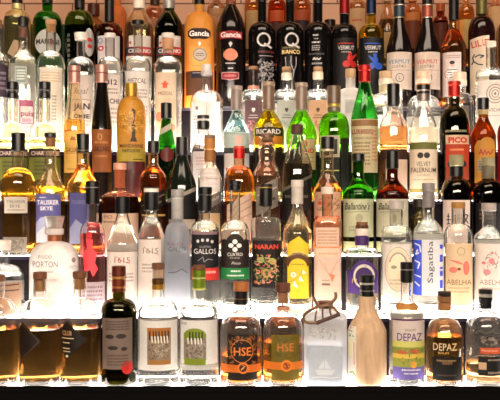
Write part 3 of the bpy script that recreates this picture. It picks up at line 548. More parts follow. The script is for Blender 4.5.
b('liqueur_bottle', 3, 203.3, 12.6, (117, 133, 152), 5.4, 'l', 'g:fbf6f2', (WATER, 145), [(115.3, 119, 6.2, BLK), (119, 121, 5.8, 'k:e8e0d8', 'cap_ring'), (121, 129.8, 6.2, BLK)],
  [('L', 193, 214.5, 152, 198, 'p:f6eeea'), ('M', 196, 211, 157, 166, 3, 'i:e0b8b4'), ('S', [[(196, 170), (212, 170)]], .6, 'i:d8c8c0')],
  'clear bottle with a white label and two-tier black cap')
b('liqueur_bottle', 3, 236.6, 13.6, (88, 112, 134), 4.8, 'l', 'g:dcebe8', ('l:e4f2f0', 121), [(86, 90, 5.8, 'k:a8968c'), (90, 110.5, 5.6, 'k:8a7a72', 'capsule')],
  [('L', 224, 249.5, 133, 148.5, 'p:c8d4c8'), ('P', [ell(238.5, 141, 4, 5)], 'i:d8b0a0', 'figure'), ('B', 224, 249.5, 148.5, 154, 'i:2c322e'), ('L', 224.5, 249, 154, 178, 'p:f0e0d8', 'lower_label'), ('M', 226, 244, 167, 172, 1, 'i:c83a34')],
  'pale blue-green bottle with a tall grey capsule')
b('liqueur_bottle', 3, 268.6, 15.6, (84, 111, 131), 5.2, 's', 'g:dcd060', ('l:e8d860', 120), [(82, 86, 6.4, 'k:a08a74'), (86, 110, 6, 'k:7a5f4c', 'capsule')],
  [('L', 255.5, 282.5, 128.5, 136.5, 'p:1c1512'), ('T', 'RICARD', 268.5, 132.6, 24, 5, 'i:e6dccc', dict(bold=.02)), ('L', 255, 282.5, 137, 145.5, 'p:d88428', 'orange_label'), ('L', 255, 282.5, 148, 198, 'p:2a1810', 'lower_label')],
  'olive yellow bottle with a black lettered band and brown capsule')
b('liqueur_bottle', 3, 301.4, 15.4, (85, 111, 136), 5.2, 's', 'g:a8dc58', ('l:d4f070', 118), [(83, 87, 6.2, 'k:a89480'), (87, 110.5, 5.8, 'k:86705e', 'capsule')],
  [('L', 303, 315.5, 140, 170, 'p:d8c08a'), ('T', '8', 305.5, 144.5, 4, 5.4, 'i:b84a2a', dict(bold=.03)), ('T', 'ND', 309.5, 151.5, 9, 4.6, 'i:c84028', dict(bold=.03)), ('S', [[(305, 158), (313, 158)], [(305, 162), (313, 162)]], .6, 'i:8a6a3a'), ('L', 287, 302, 150, 190, 'p:1d2410', 'dark_label')],
  'bright green bottle with a small beige label lettered in red')
b('liqueur_bottle', 3, 334, 15.4, (88, 112, 132), 5.6, 'r', 'g:9cd048', ('l:c8ec60', 120), [(86, 104, 6.6, 'k:6a5442', 'capsule'), (104, 107, 6.8, 'm:b89a48', 'capsule_ring'), (107, 112, 6.6, 'k:6a5442', 'capsule')],
  [('L', 320, 339.5, 136.5, 158, 'p:cdbfa6'), ('P', [[(321, 139), (331, 137.5), (331, 156), (321, 156)]], 'i:0f0c0c', 'black_square'), ('T', '1', 335, 147.5, 4.6, 15, 'i:17110f', dict(bold=.03)), ('L', 340.5, 348.5, 139, 190, 'p:16190f', 'dark_label'), ('L', 320, 339.5, 159, 190, 'p:16190f', 'dark_label'), ('B', 321, 339, 170.5, 171.5, 'i:c8cc60')],
  'green bottle with a black square and a numeral on its label')
b('liqueur_bottle', 3, 364.6, 13.6, (68, 84, 119), 5.4, 'l', 'g:7cd880', ('l:e8fce0', 100), [(65.5, 71, 6.2, 'm:c02018'), (71, 82.5, 6, 'm:a81a14', 'capsule')],
  [('L', 351.8, 377.5, 120, 173, 'p:dcc8a0'), ('B', 351.8, 377.5, 121, 127, 'i:8a6438'), ('T', 'LUXARDO', 362.5, 132.5, 21, 4.8, 'i:8c140c', dict(bold=.03)), ('T', 'MARASCHINO', 363, 139, 17, 2.4, 'i:6a5638'), ('M', 354, 370, 142, 166, 7, 'i:8a744c'), ('M', 372, 377, 130, 162, 9, 'i:c87a50')],
  'green glass liqueur bottle with a red cap and a long cream label')
b('liqueur_bottle', 3, 393.4, 14.2, (86, 107, 128), 5.4, 'b', 'g:faf2ea', ('l:eaa864', 127), [(84, 106.5, 6.2, BLK)],
  [('B', 380, 407, 142, 144.5, 'i:e8a850', 'gold_line'), ('B', 380, 407, 147, 148.5, 'i:c88838', 'gold_line'), ('L', 380.5, 407, 150, 160, 'p:3a2014', 'dark_label'), ('L', 386, 407, 160, 190, 'p:ecd0b8', 'lower_label')],
  'amber liqueur bottle with a tall black cap and thin gold lines')
b('liqueur_bottle', 3, 423.4, 14.6, (87, 103, 132), 5.6, 'l', CL, ('l:fbead4', 128), [(85, 90, 6.6, BLK), (90, 91.5, 6.7, 'm:b8b0a8', 'cap_ring'), (91.5, 94, 6.6, BLK), (94, 101.5, 6.4, 'm:8a7e78', 'capsule')],
  [('L', 410, 437, 143.5, 150, 'p:76783a', 'olive_label'), ('L', 410, 437, 150, 193, 'p:f0ddc2'), ('P', [ell(420.5, 156, 3, 2.9), ell(426.8, 156, 3, 2.9)], 'i:2c2018', 'coin_emblem'), ('T', 'VELVET', 423.5, 164.5, 14, 4.4, 'i:5a4836'), ('T', 'FALERNUM', 423.5, 170.5, 24, 4.8, 'i:4a3824', dict(bold=.01)), ('T', 'LIQUEUR', 423.5, 175.5, 12, 2, 'i:8a7458'), ('M', 413, 434, 179, 181, 1, 'i:b8a080'), ('B', 410, 437, 189, 193, 'i:9a8a48')],
  'clear bottle with a cream lettered label under an olive stripe')
b('liqueur_bottle', 3, 454.4, 15, (84, 106, 132), 5.6, 'r', 'g:948a50', ('l:1e1a0a', 118), [(81.5, 86, 6.2, 'm:c83424'), (86, 97, 6, 'm:b02418', 'capsule')],
  [('M', 446, 466, 130, 134, 1, 'i:8a8460'), ('L', 446, 468.5, 136, 145, 'p:e8c8a0'), ('T', 'PICO', 457.6, 141, 18, 6, 'i:c02c18', dict(bold=.05)), ('L', 446, 468.5, 145, 180, 'p:c8401c', 'red_label'), ('M', 450, 464, 149, 152, 1, 'i:e89a60'), ('P', [[(448, 163), (452, 160), (462, 160), (466, 163), (466, 167), (448, 167)]], 'i:1c1410', 'dark_picture'), ('B', 446, 468.5, 167, 180, 'i:9a3a1c')],
  'dark olive bottle with a red cap and an orange-red label in big red letters')
b('liqueur_bottle', 3, 483.2, 12.6, (100, 117, 136), 4.8, 'l', 'g:c89058', ('l:a0602c', 118), [(98, 110, 5.6, BLK), (110, 115, 5.2, 'w:b09a68', 'neck_band')],
  [('LP', [(475, 183), (475, 147), (478, 141)] + ell(487, 146, 8, 8, 8, 215, 330) + [(494.5, 146), (494.5, 183)], 'p:c88a30'), ('S', [[(479, 155), (481, 150), (483, 155.5), (485, 150.5), (486, 155), (488, 152), (490, 155), (493, 150)], [(480, 153.4), (483, 153.4)]], 1.1, 'i:a02c18', 'red_script'), ('B', 478, 492, 160, 172, 'i:8a8268'), ('M', 479, 491, 161, 171, 4, 'i:4a4636')],
  'red-amber bottle with a gold label and red script near the right edge')
b('liqueur_bottle', 3, 505, 7.6, (112, 124, 138), 4, 'r', 'd:8a1412', None, [(110, 122, 4.6, 'm:8a1a14')], [], 'sliver of a red bottle cut off by the right edge of the photo')

# ================================================================= fifth step
b('spirit_bottle', 4, -3.5, 12.4, (24, 52, 65), 4.6, 'r', CL, (WATER, 62), [(20, 28, 5.4, 'w:8a6040', 'stopper')], [('L', -12, 8, 66, 98, 'p:4a3a48'), ('M', -8, 6, 72, 92, 4, 'i:8a7a88')], 'clear bottle with a dark mauve label cut off at the upper left edge')
b('mezcal_bottle', 4, 23, 13, (20, 48, 62), 4.4, 'l', CL, (WATER, 58), [(17.5, 27, 5.2, 'k:1c1412')],
  [('L', 18.8, 27.2, 28, 38, 'p:8a5a4a', 'neck_label'), ('L', 15, 26.5, 68, 86, 'p:c8cfc4'), ('B', 16, 25.5, 69.5, 84, 'i:7f8f84'), ('M', 17, 25, 71, 82, 4, 'i:d8dcd4'), ('L', 13, 34, 101, 126, 'p:f6eae0', 'lower_label'), ('B', 19.5, 33, 101.5, 107, 'i:b0607a'), ('T', 'puis', 27, 115.5, 12, 7, 'i:9a2a50', dict(bold=.02)), ('S', [[(20, 107), (33, 107), (33, 124.5), (20, 124.5), (20, 107)]], .8, 'i:9a3a5a'), ('B', 22, 31, 119.5, 123.5, 'i:c898a8')],
  'clear mezcal bottle with a purple framed label and a beige tag on its neck')
b('mezcal_bottle', 4, 51, 13.6, (22, 51, 66), 4.8, 'r', CL, (WATER, 58), [(20, 25, 5.4, 'w:c09060', 'stopper'), (25, 32, 4.6, 'w:d0a070', 'cork')],
  [('L', 40, 62, 69, 132, 'p:f6ead8'), ('M', 42, 60, 73, 84, 4, 'i:d8b894'), ('M', 52, 56, 96, 122, 8, 'i:a89a88'), ('S', [[(41, 128), (61, 128)]], .6, 'i:d8c0a0')],
  'clear corked bottle with plain cream label, in front of the green round-labelled bottle')
b('mezcal_bottle', 4, 81, 13.4, (35, 57, 72), 4.2, 'r', CL, (WATER, 64), [(33, 40.5, 6.2, 'k:efe4d8', 'stopper', 6.6)],
  [('L', 70, 92, 77, 150, 'p:f4e6dc'), ('T', 'Real', 81, 92.5, 14, 6, 'i:8a7a70', dict(shear=.3)), ('S', [[(71.5, 101), (90.5, 101), (90.5, 122), (71.5, 122), (71.5, 101)]], .6, 'i:9a8a80'), ('T', 'JAN', 81.5, 108.5, 16, 8, 'i:2c2420', dict(bold=.03)), ('T', 'OME', 81.5, 117.5, 16, 4.4, 'i:3a322c', dict(bold=.03)), ('M', 73, 90, 124, 128, 1, 'i:c8aa9a'), ('M', 73, 90, 132, 136, 1, 'i:d8a898')],
  'clear long-necked bottle with a framed cream label in bold black letters')
b('mezcal_bottle', 4, 110, 12.9, (36, 57, 71), 4.8, 'r', CL, (WATER, 62), [(33.5, 38, 5.6, 'k:e8dcd4', 'stopper')],
  [('L', 100, 120, 76, 150, 'p:f6ece4'), ('T', '#12', 111, 84, 12, 6, 'i:3a3230', dict(bold=.02)), ('M', 103, 118, 89, 96, 2, 'i:a89890'), ('T', 'CHI', 114, 102.5, 9, 5, 'i:3a3230', dict(bold=.02)), ('M', 103, 118, 108, 125, 4, 'i:b8a8a0')],
  'clear bottle with a white label and black number sign, behind the gold bottle')
b('mezcal_bottle', 4, 138, 13.2, (23, 57, 68), 4.6, 'r', CL, (WATER, 60), [(20.5, 25, 6, BLK)],
  [('L', 126.5, 149, 73, 150, 'p:f4ece4'), ('T', 'MEZCAL', 137, 82.5, 18, 5, 'i:4a3a34', dict(shear=.15)), ('M', 129, 147, 90, 100, 3, 'i:b8aaa0'), ('M', 129, 147, 106, 128, 6, 'i:c0b2a8')],
  'clear bottle with a handwritten white mezcal label and flat black cap')
b('mezcal_bottle', 4, 168, 13.8, (36, 57, 70), 5.2, 'r', CL, (WATER, 63), [(33.5, 38.5, 6.4, 'k:e8ded4', 'stopper'), (38.5, 50, 5.6, 'w:c8946a', 'cork')],
  [('L', 156, 176, 74, 100, 'p:f2d8bc'), ('P', [[(165, 82), (166.6, 84.6), (169, 85), (167, 87), (167.4, 89.6), (165, 88), (162.6, 89.6), (163, 87), (161, 85), (163.4, 84.6)]], 'i:d8502c', 'red_star'), ('T', 'MEZCAL', 165.5, 95, 14, 3.4, 'i:5a4034'), ('L', 156, 176, 100, 150, 'p:f0cfae', 'lower_label'), ('P', [ell(159, 118, 3, 5), ell(172, 129, 3.4, 4)], 'i:e08a6a', 'pink_spot')],
  'clear corked bottle with a small red star on its cream label')
b('gin_bottle', 4, 206.6, 16.4, (75, 90, 106), 5.4, 'r', CL, (WATER, 106), [(64.5, 71, 4.6, 'k:e2dcd8', 'stopper'), (71, 75.5, 5.6, 'k:d0cac6', 'stopper_collar')],
  [('L', 192, 220, 103, 151, 'p:f6eeea'), ('S', [[(206.5, 103), (206.5, 118)]], .5, 'i:d8a8a4'), ('E', 197, 109.5, 1.5, 2, 'i:8a7a78'), ('M', 193, 198, 116, 134, 6, 'i:d89a9a')],
  'wide clear bottle with a rounded shoulder and a plain white label')
GIN = [(0, 0)]
def gin(x, hw, cap, lab, lm, art, em, sp):
    y = cap
    b('gin_bottle', 4, x, hw, (y + 3, 89, 97.5), 4.6, 'r', CL, (WATER, 101), sp, [('L', x - hw * .62, x + hw * .62, 101.5, 146, lm), ('P', [[(x, 114), (x - 1.9, 111.4), (x - 1.4, 109.4), (x, 110.4), (x + 1.4, 109.4), (x + 1.9, 111.4)]], em, 'heart_emblem'), ('S', [[(x - 4, 116.5), (x + 4, 116.5)], [(x - 5, 119), (x + 5, 119)]], .7, em)] + art, lab)
gin(253.4, 13.4, 67, 'clear gin bottle with a mauve label, white heart and dark stopper', 'p:7a5a5e', [('Q', 246, 261, 121, 132, 24, .7, 'i:e89a90')], 'i:f0e4e0', [(66.5, 70, 4.6, 'w:a87a5a', 'stopper'), (70, 86, 4.4, 'k:3a201c', 'stopper'), (86, 90, 5.6, 'k:e8a088', 'neck_ring')])
gin(286.6, 14.6, 67, 'clear gin bottle with a grey-green label and cork, between the olive and bright green bottles', 'p:c4c6b8', [('Q', 279, 294, 122, 134, 20, .6, 'i:8a9084')], 'i:4a4644', [(67, 73, 4.6, 'w:c09a70', 'stopper'), (73, 80, 5.2, 'k:f6ecd8', 'neck_ring')])  # cream neck ring paints the light piped up the glass neck
gin(318, 14.4, 67, 'clear gin bottle with a peach label and cork, above the green bottles', 'p:e4b48c', [('Q', 310, 326, 121, 130, 18, .6, 'i:a8724a')], 'i:5a3426', [(67, 72, 4.6, 'w:c8a078', 'stopper'), (72, 79.5, 5.2, 'k:f6e8d0', 'neck_ring')])  # pale ring here is the white glow of the neck, put into colour
b('gin_bottle', 4, 350.5, 13, (71, 88, 97), 4.8, 'r', 'f:fbf8f4', (WATER, 101), [(69, 78, 5.2, 'w:c8a47c', 'stopper')], [('L', 345, 357, 101, 140, 'p:d0c8c4'), ('B', 346, 356, 103, 114, 'i:b4aca8')], 'milky white bottle with a pale cork, left of the red-capped green bottle')
b('gin_bottle', 4, 385.6, 17.4, (76, 93, 109), 6, 'r', CL, (WATER, 112), [(71.5, 79, 6.4, 'w:d8b890', 'stopper'), (79, 85, 7, 'k:f4ead8', 'neck_ring'), (85, 93, 6.4, 'p:efe0b8', 'neck_label')], [], 'round-shouldered clear bottle with a wide cork, behind the black-capped amber bottle')
b('gin_bottle', 4, 423.4, 17, (76, 95, 112), 6.2, 'r', CL, (WATER, 114), [(71.5, 79, 7, 'k:f0cfb0', 'stopper'), (79, 84, 7.6, 'k:f8ead8', 'neck_ring'), (84, 92, 6.8, 'k:e8943c', 'neck_band')], [], 'round-shouldered clear bottle with an orange neck band')
b('gin_bottle', 4, 459.6, 14, (76, 93, 106), 6, 'r', CL, ('l:8a8280', 104), [(72.5, 80, 6.8, 'k:ecd8c0', 'stopper'), (80, 86, 7.2, 'k:fbeed8', 'neck_ring')], [('L', 450, 469, 107, 140, 'p:6a6260')], 'clear bottle of grey liquid with a cream cap, behind the dark olive bottle')
b('spirit_bottle', 4, 491, 15, (45, 68, 80), 4.8, 'q', CL, (WATER, 78), [(41.5, 47, 5.2, 'k:e8dcc8', 'stopper')],
  [('L', 478.5, 503.5, 82, 150, 'p:f2e6da'), ('R', 495, 95.5, 8.6, 9.6, 1, 'i:9a8a7c'), ('R', 495, 95.5, 6, 6.8, 1, 'i:9a8a7c'), ('R', 495, 95.5, 3.6, 4.2, .9, 'i:9a8a7c'), ('E', 495, 95.5, 1.2, 1.4, 'i:8a7a6c'), ('T', 'VIDA', 494.5, 111.5, 12, 3.4, 'i:6a5c52'), ('S', [[(485, 117), (502, 117)]], .6, 'i:b8a89a')],
  'square-shouldered clear bottle with a spiral drawn on its white label', n=3.5)

# ================================================================= sixth step
b('vermouth_bottle', 5, 17.2, 13.4, (-12, 10, 24), 5, 'r', 'g:f4f0d8', ('l:f0ecc8', 18), [(-14, 4, 5.4, 'k:14100e'), (4, 9, 5.6, 'm:d8c890', 'neck_ring')], [('L', 7, 28, 56, 96, 'p:d8d0b0'), ('LP', [(14, 42), (24, 44.5), (17, 62), (8, 55)], 'p:b89a78', 'hanging_tag'), ('P', [[(8, 55), (12.5, 58.5), (10.5, 62), (5.5, 58)]], 'i:3a2a22', 'tag_end'), ('P', [[(12.5, 58.5), (17, 62), (14.5, 65), (10.5, 62)]], 'i:c83a2c', 'tag_end')],
  'pale yellow bottle with a dark cap and beige hanging tag, upper left corner')
b('vermouth_bottle', 5, 47.4, 14.6, (-12, 11, 27), 5.2, 'r', 'g:68c050', ('l:b8e080', 20), [(-14, 4, 5.4, 'k:152016', 'capsule')], [('LP', ell(48, 45, 12.6, 13.4), 'p:d4d0c8', 'round_label'), ('T', "MARTINI", 47.5, 44, 22, 5, 'i:1a1614', dict(bold=.03)), ('P', [[(51, 40), (53, 43), (51, 49), (49, 45)]], 'i:b03a34', 'crest'), ('L', 36, 60, 62, 96, 'p:28601c', 'lower_label')],
  'green bottle with a round white label')
b('vermouth_bottle', 5, 79.6, 14.8, (-12, 10, 27), 5, 'r', 'g:90b058', ('l:1c1c0c', 27), [(-14, 1, 5.2, 'm:3a1a14', 'capsule'), (1, 9, 5.2, 'k:17140f', 'capsule')], [('LP', ell(89, 44, 5, 14), 'p:d0ccc8', 'side_label'), ('P', [ell(89.5, 41.5, 2.6, 2), ell(89.5, 48, 2.4, 2)], 'i:c83a34', 'red_emblem'), ('S', [[(69, 36 + i * 5), (69, 39 + i * 5)] for i in range(8)], 2.2, 'i:5a5a50')],
  'dark green bottle with a narrow oval side label and red emblem')
b('vermouth_bottle', 5, 109.4, 13.6, (-12, 22, 36), 4.6, 'r', 'g:b08048', ('l:24140a', 36), [(-14, 22, 4.8, 'k:0e0b0a', 'capsule')], [('L', 98, 119.5, 38, 96, 'p:ded6d4'), ('R', 100.5, 43, 2.4, 2.8, .8, 'i:6a78a0'), ('P', [ell(101, 50.5, 3, 2.6)], 'i:c8383a', 'red_emblem'), ('E', 101, 50.5, 1.2, 1.1, 'i:f0e8e4')],
  'dark brown bottle with a white label and small red and blue emblems')
for (x, g, lq, cap, lab) in ((139, 'g:f2e8d8', ('l:f6eed8', 24), 'k:efe0cc', 'clear bottle with a white capsule and a red and black banner label'), (169, 'g:6a8048', ('l:141a0c', 21), 'm:a8a4a0', 'dark green bottle with a grey capsule and a red and black banner label')):
    b('vermouth_bottle', 5, x, 14.4, (-12, 11, 29), 5.6, 's', g, lq, [(-14, 9, 5.9, cap, 'capsule')],
      [('L', x - 10, x + 11.5, 38, 49, 'p:e6d8cc', 'upper_label'), ('E', x - 8.5, 45, 1.2, 1.4, 'i:c04a3a'), ('L', x - 12.5, x + 12.5, 49, 57, 'p:c8302a', 'banner_label'), ('B', x - 12.5, x - 4, 49.5, 56.5, 'i:1a1a2c'), ('T', 'CINZANO', x + .5, 53, 22, 4, 'i:efe6e0', dict(bold=.02)), ('L', x - 12.5, x + 12.5, 58, 97, 'p:efe4d8' if x < 150 else 'p:3a3a30', 'lower_label')], lab)
b('vermouth_bottle', 5, 199.4, 14.8, (-12, 12, 29), 4.8, 'r', 'o:f0b254', None, [(-14, 5, 5.2, BLK)],
  [('LP', [(188, 33.5), (192, 31), (206, 31), (210.5, 33.5), (210.5, 38.5), (206, 41.5), (192, 41.5), (188, 38.5)], 'p:2a0e0c', 'banner_label'), ('T', 'Gancia', 199.3, 36, 20, 5.6, 'i:f0e4dc', dict(bold=.03)), ('L', 189, 210, 49, 72.5, 'p:f2b860'), ('P', [[(199.5, 44), (201, 46), (199.5, 49), (198, 46)]], 'i:f6e8d8', 'crest'), ('E', 200, 57, 7, 6.6, 'i:b8a898', 'medallion'), ('R', 200, 57, 7, 6.6, 1.2, 'i:8a7a6c'), ('M', 196, 204, 55, 59, 2, 'i:5a4c44'), ('M', 193, 207, 67, 69.5, 1, 'i:e88a3c'), ('L', 186, 213, 73, 97, 'p:6a4a30', 'lower_wrap'), ('B', 191.5, 208, 73.5, 80, 'p:26222e', 'lower_label'), ('S', [[(192.5, 75), (207, 75)]], .6, 'i:b8b0b8')],  # brown lower sheet stands in for darker clear glass under the orange glow
  'orange vermouth bottle with a black hexagonal banner and silver medallion')
b('vermouth_bottle', 5, 231, 14.8, (-12, 5, 31), 4.8, 's', 'd:120c0b', None, [(-14, 6, 5, 'w:7a3c20', 'capsule')],
  [('LP', [(219.5, 34.2), (231, 33.4), (242, 34.2), (242, 41.5), (231, 40.7), (219.5, 41.5)], 'p:a81e26', 'banner_label'), ('T', 'Gancia', 230.8, 37.3, 20.5, 5.4, 'i:f2dcd8', dict(bold=.03)), ('UP',), ('P', [[(230.5, 44), (232.5, 46), (230.5, 50), (228.5, 46)]], 'i:c8bcb4', 'crest'), ('E', 230.5, 57, 7, 6, 'i:c8785a', 'medallion'), ('B', 223.5, 237.5, 55.5, 59, 'i:d8907a'), ('S', [[(225.5, 65.5), (235.5, 65.5)], [(228, 70.5), (233, 70.5)]], .9, 'i:c8b8b4'),
   ('P', [[(222, 74.5), (238.5, 74.5), (238.5, 80.5), (230, 82), (222, 80.5)]], 'i:8a2028', 'badge'), ('S', [[(222, 74.5), (238.5, 74.5), (238.5, 80.5), (230, 82), (222, 80.5), (222, 74.5)]], .6, 'i:c8a0a0'), ('M', 224, 236, 76, 79.5, 1, 'i:c87a7a')],
  'black vermouth bottle with a red banner and copper medallion')
def qb(x, lab, word, pat):
    b('vermouth_bottle', 5, x, 13.6, (-10, 22, 36), 4.3, 'r', 'd:0f0c0c', None, [(-12, 2, 4.6, 'k:1a1616', 'capsule')],
      [('R', x + 1.8, 42, 7, 7, 1.9, 'i:c8c0bc'), ('S', [[(x + 2, 46), (x + 6, 48), (x + 9.5, 50)]], 1.9, 'i:c8c0bc')] + word + pat, lab)
qb(262, 'black bottle with a white round letter over dark red words and a pale speckled drawing', [('M', 258, 274, 52, 56, 1, 'i:5a1c20'), ('S', [[(259, 58), (273, 58)]], .7, 'i:8a8284')], [('Q', 258, 274, 61, 83, 60, .8, 'i:8f8886')])
qb(290, 'black bottle with a white round letter over a gold word', [('T', 'VERMOUTH', 290.5, 50, 17, 2, 'i:a89a6a'), ('T', 'BIANCO', 291, 54, 18, 4.2, 'i:d8b878', dict(bold=.03))], [('S', [[(285.5, 59), (286, 68), (289, 78)], [(291, 58), (291, 66), (294, 74), (292, 82)], [(296, 59), (296, 67), (293, 76)]], 1, 'i:8a8688')])
b('vermouth_bottle', 5, 318, 13.4, (-10, 22, 36), 4.6, 'r', 'd:0d0b0c', None, [(-12, 4, 4.8, 'k:100e0e', 'capsule')], [('M', 313, 319, 36, 39, 1, 'i:c8c2c0'), ('M', 314, 318, 40, 42, 1, 'i:a8a2a0'), ('M', 312, 320, 43, 46, 1, 'i:c8c2c0'), ('M', 312, 320, 47, 53, 3, 'i:a8a2a0'), ('M', 309, 324, 54.5, 57.5, 1, 'i:4a4444'), ('S', [[(313, 62), (314.5, 59.5), (315.5, 62), (317, 60), (318.5, 62), (321, 60)]], 1, 'i:d0cac8', 'white_script'), ('M', 312, 322, 64, 67, 1, 'i:a8a2a0')],
  'plain black bottle with tiny white writing down its middle')
def verm(x, cap, g, lq, fig, figm, lab, lt):
    b('vermouth_bottle', 5, x, 12.8, (-12, 24, 38 if lq else 37), 4.7, 'r', g, lq, [(-14, 14, 5, cap, 'capsule'), (14, 14.8, 5.1, 'm:8a8078', 'capsule_ring')],
      [('L', x - 11.6, x + 11.6, lt, 96, 'p:0e0b0d'), ('B', x - 7, x + 9, 45, 46, figm), ('T', 'VERMUT', x + 1.5, 49.8, 16, 4.2, 'i:bab4b0', dict(bold=.02)), ('M', x - 3, x + 6, 53, 55, 1, 'i:b8b2b0'), ('P', fig, figm, 'dancing_figure')], lab)
def figure(cx, cy, s, flip=1):
    e = lambda a, bb, rx, ry: ell(cx + flip * a * s, cy + bb * s, rx * s, ry * s, 12)
    return [e(0, -9, 2, 2.2), e(0, -4, 3, 4), e(-3.6, 2, 4.2, 3.6), e(3.4, 2, 3.2, 3.4), [(cx + flip * 2 * s, cy - 6 * s), (cx + flip * 6.5 * s, cy - 9.5 * s), (cx + flip * 7 * s, cy - 8 * s), (cx + flip * 3 * s, cy - 3 * s)]]
verm(344.5, 'm:8c1216', 'd:0d0b0c', None, figure(350, 64, .95), 'i:b01a14', 'black vermouth bottle with a red capsule and red dancing figure', 40)
verm(371.3, 'm:14264a', 'g:f0e488', ('l:ece070', 26), figure(375, 66, .95, -1), 'i:1a4cb0', 'yellow vermouth bottle with a blue capsule and blue dancing figure', 39.5)
def lust(x, band, tc, lab):
    b('vermouth_bottle', 5, x, 13.4, (-10, 18, 54), 5, 'l', 'd:140b0b', None, [(-12, 5, 5.3, 'k:120e0e', 'capsule'), (5, 6, 5.5, 'm:b8a890', 'capsule_ring'), (6, 17.5, 5.4, band, 'neck_label'), (17.5, 18.5, 5.6, 'm:b8a890', 'capsule_ring')],
      [('L', x - 12.3, x + 12.3, 54, 91, 'p:e6d2c2'), ('T', 'VERMUT', x, 63.5, 21, 4, tc), ('T', 'LUSTAU', x, 68.3, 13, 2.8, 'i:4a4038'), ('S', [[(x - 11, 72), (x + 11, 72)]], .5, 'i:b09888'), ('R', x + .6, 79.5, 4.2, 4.4, .8, 'i:7a7a80'), ('T', 'L', x + .6, 79.5, 2, 3, 'i:5a5a60'), ('UP',)], lab)
lust(399.2, 'm:3a4852', 'i:3a7a98', 'dark red wine bottle with a cream label in blue letters')
lust(427.3, 'm:a85a48', 'i:c83a2c', 'dark red wine bottle with a cream label in red letters')
b('vermouth_bottle', 5, 453.8, 12.4, (-10, 27, 48), 4.6, 'l', 'g:f8e0c0', ('l:e8a868', 30), [(-12, 20.5, 5, 'k:0c0a0a', 'capsule')],
  [('L', 443, 461, 54, 98, 'p:ecdcd6'), ('M', 446, 460, 56.5, 60.5, 2, 'i:b89a98'), ('E', 452.2, 65.8, 2.4, 2.8, 'i:d8b0a0', 'drawn_man'), ('P', [ell(452.2, 64.3, 2.6, 1.8, 12)], 'i:1a1616', 'drawn_man'), ('P', [[(448, 70), (456.5, 70), (458, 80), (447, 80)]], 'i:f2e8e4', 'drawn_man'), ('S', [[(448, 71.5), (456.5, 71.5)], [(447.8, 74), (456.8, 74)], [(447.5, 76.5), (457.2, 76.5)], [(447.3, 79), (457.6, 79)]], .9, 'i:2a2424', 'drawn_man'), ('S', [[(448, 70.5), (444.6, 75), (446.5, 79)], [(456.5, 70.5), (459.5, 75)]], 1, 'i:c8a098', 'drawn_man')],
  'amber bottle with a pale label showing a man in a striped shirt')
b('vermouth_bottle', 5, 481.6, 13.2, (-10, 16, 36), 5, 'r', 'd:1c0808', None, [(-12, 15, 5.5, 'm:6a6234', 'capsule')],
  [('LP', [(470.5, 41), (482, 38.3), (489, 37.5), (489, 96), (470.5, 96)], 'p:ecd8bc'), ('T', 'LIL', 476.5, 46, 9.6, 6.4, 'i:c83424', dict(rot=-8, bold=.02)), ('T', 'LET', 486, 44.5, 7, 6, 'i:c83424', dict(rot=-8, bold=.02)), ('S', [[(472, 66), (474, 63), (473, 59), (475, 56)], [(474, 63), (478, 66), (483, 67)], [(475, 59), (479, 57), (484, 58), (480, 60)]], 1.2, 'i:2a2230', 'sketched_figure')],
  'dark red aperitif bottle with a cream label in red capitals, upper right')
b('vermouth_bottle', 5, 508, 11.4, (2, 22, 36), 4.6, 'r', 'g:f2e4d0', ('l:f4e6d0', 28), [(0, 14, 5, 'k:e8d8c0')], [], 'pale bottle cut off by the upper right edge of the photo')

# ================================================================= back ledge by the tiles
def back(x, hw, ys, nw, st, g, lq, caps, items, lab): b('spirit_bottle', 6, x, hw, ys, nw, st, g, lq, caps, items, lab)
back(93.6, 11, (6, 19, 31), 5, 'r', 'g:f0c890', ('l:e0a868', 34), [(4, 16, 6, 'k:4a2412')], [], 'small amber bottle with a brown cap standing far back by the tiles')
back(117, 9.4, (-6, 6, 18), 4, 'r', 'b:c8682c', None, [(-10, -4, 4.6, 'k:3a2012')], [], 'orange straw-wrapped bottle far back by the tiles')
back(155, 10.6, (-12, 6, 20), 4.6, 'r', 'g:fbe0d0', ('l:f6d8c4', 10), [(-14, 5.5, 4.8, 'k:3a2418')], [('L', 146.5, 163.5, 20, 50, 'p:b87858')], 'pale pink bottle with a dark cap far back by the tiles')
back(216.5, 9.6, (-12, 2, 14), 4.4, 'r', 'g:f8e4d0', ('l:f0d8c0', 6), [(-16, -4, 4.8, 'k:8a5a38')], [('L', 209, 224, 10, 50, 'p:b88858'), ('P', [[(213, 17), (216, 15), (220, 16), (217, 20)]], 'i:8a5a38', 'mark')], 'pale bottle with a tan label between the orange and black bottles far back')
back(253, 8.6, (-14, -4, 8), 4, 'r', 'g:f8e0c0', ('l:f0d0a8', 0), [(-18, -6, 4.4, 'k:7a4a30')], [('L', 246.2, 259.8, 12, 50, 'p:c09860')], 'pale yellow bottle far back, left of an orange labelled one')
back(277, 9, (-14, -2, 8), 4, 'r', 'g:f0b890', ('l:e08850', 2), [(-18, -5, 4.4, 'k:7a3a20')], [('L', 269.8, 284.2, 12, 23, 'p:c8501c'), ('L', 269.8, 284.2, 24, 50, 'p:4a1c10', 'lower_label')], 'bottle with a vivid orange label far back between two black bottles')
back(301.5, 9.6, (-14, -2, 8), 4, 'r', 'g:f8d8c0', ('l:f0c8a8', 2), [(-18, -5, 4.4, 'k:6a4030')], [('L', 294, 309, 12, 22, 'p:b04a20'), ('L', 294, 309, 22, 50, 'p:2a1410', 'lower_label')], 'bottle with a rust and dark label far back between two black bottles')
back(330, 6.8, (22, 30, 36), 3.6, 'r', 'd:2a140c', None, [(20, 28, 5.6, 'k:22100a')], [], 'small dark bottle with a wide brown cap far back')
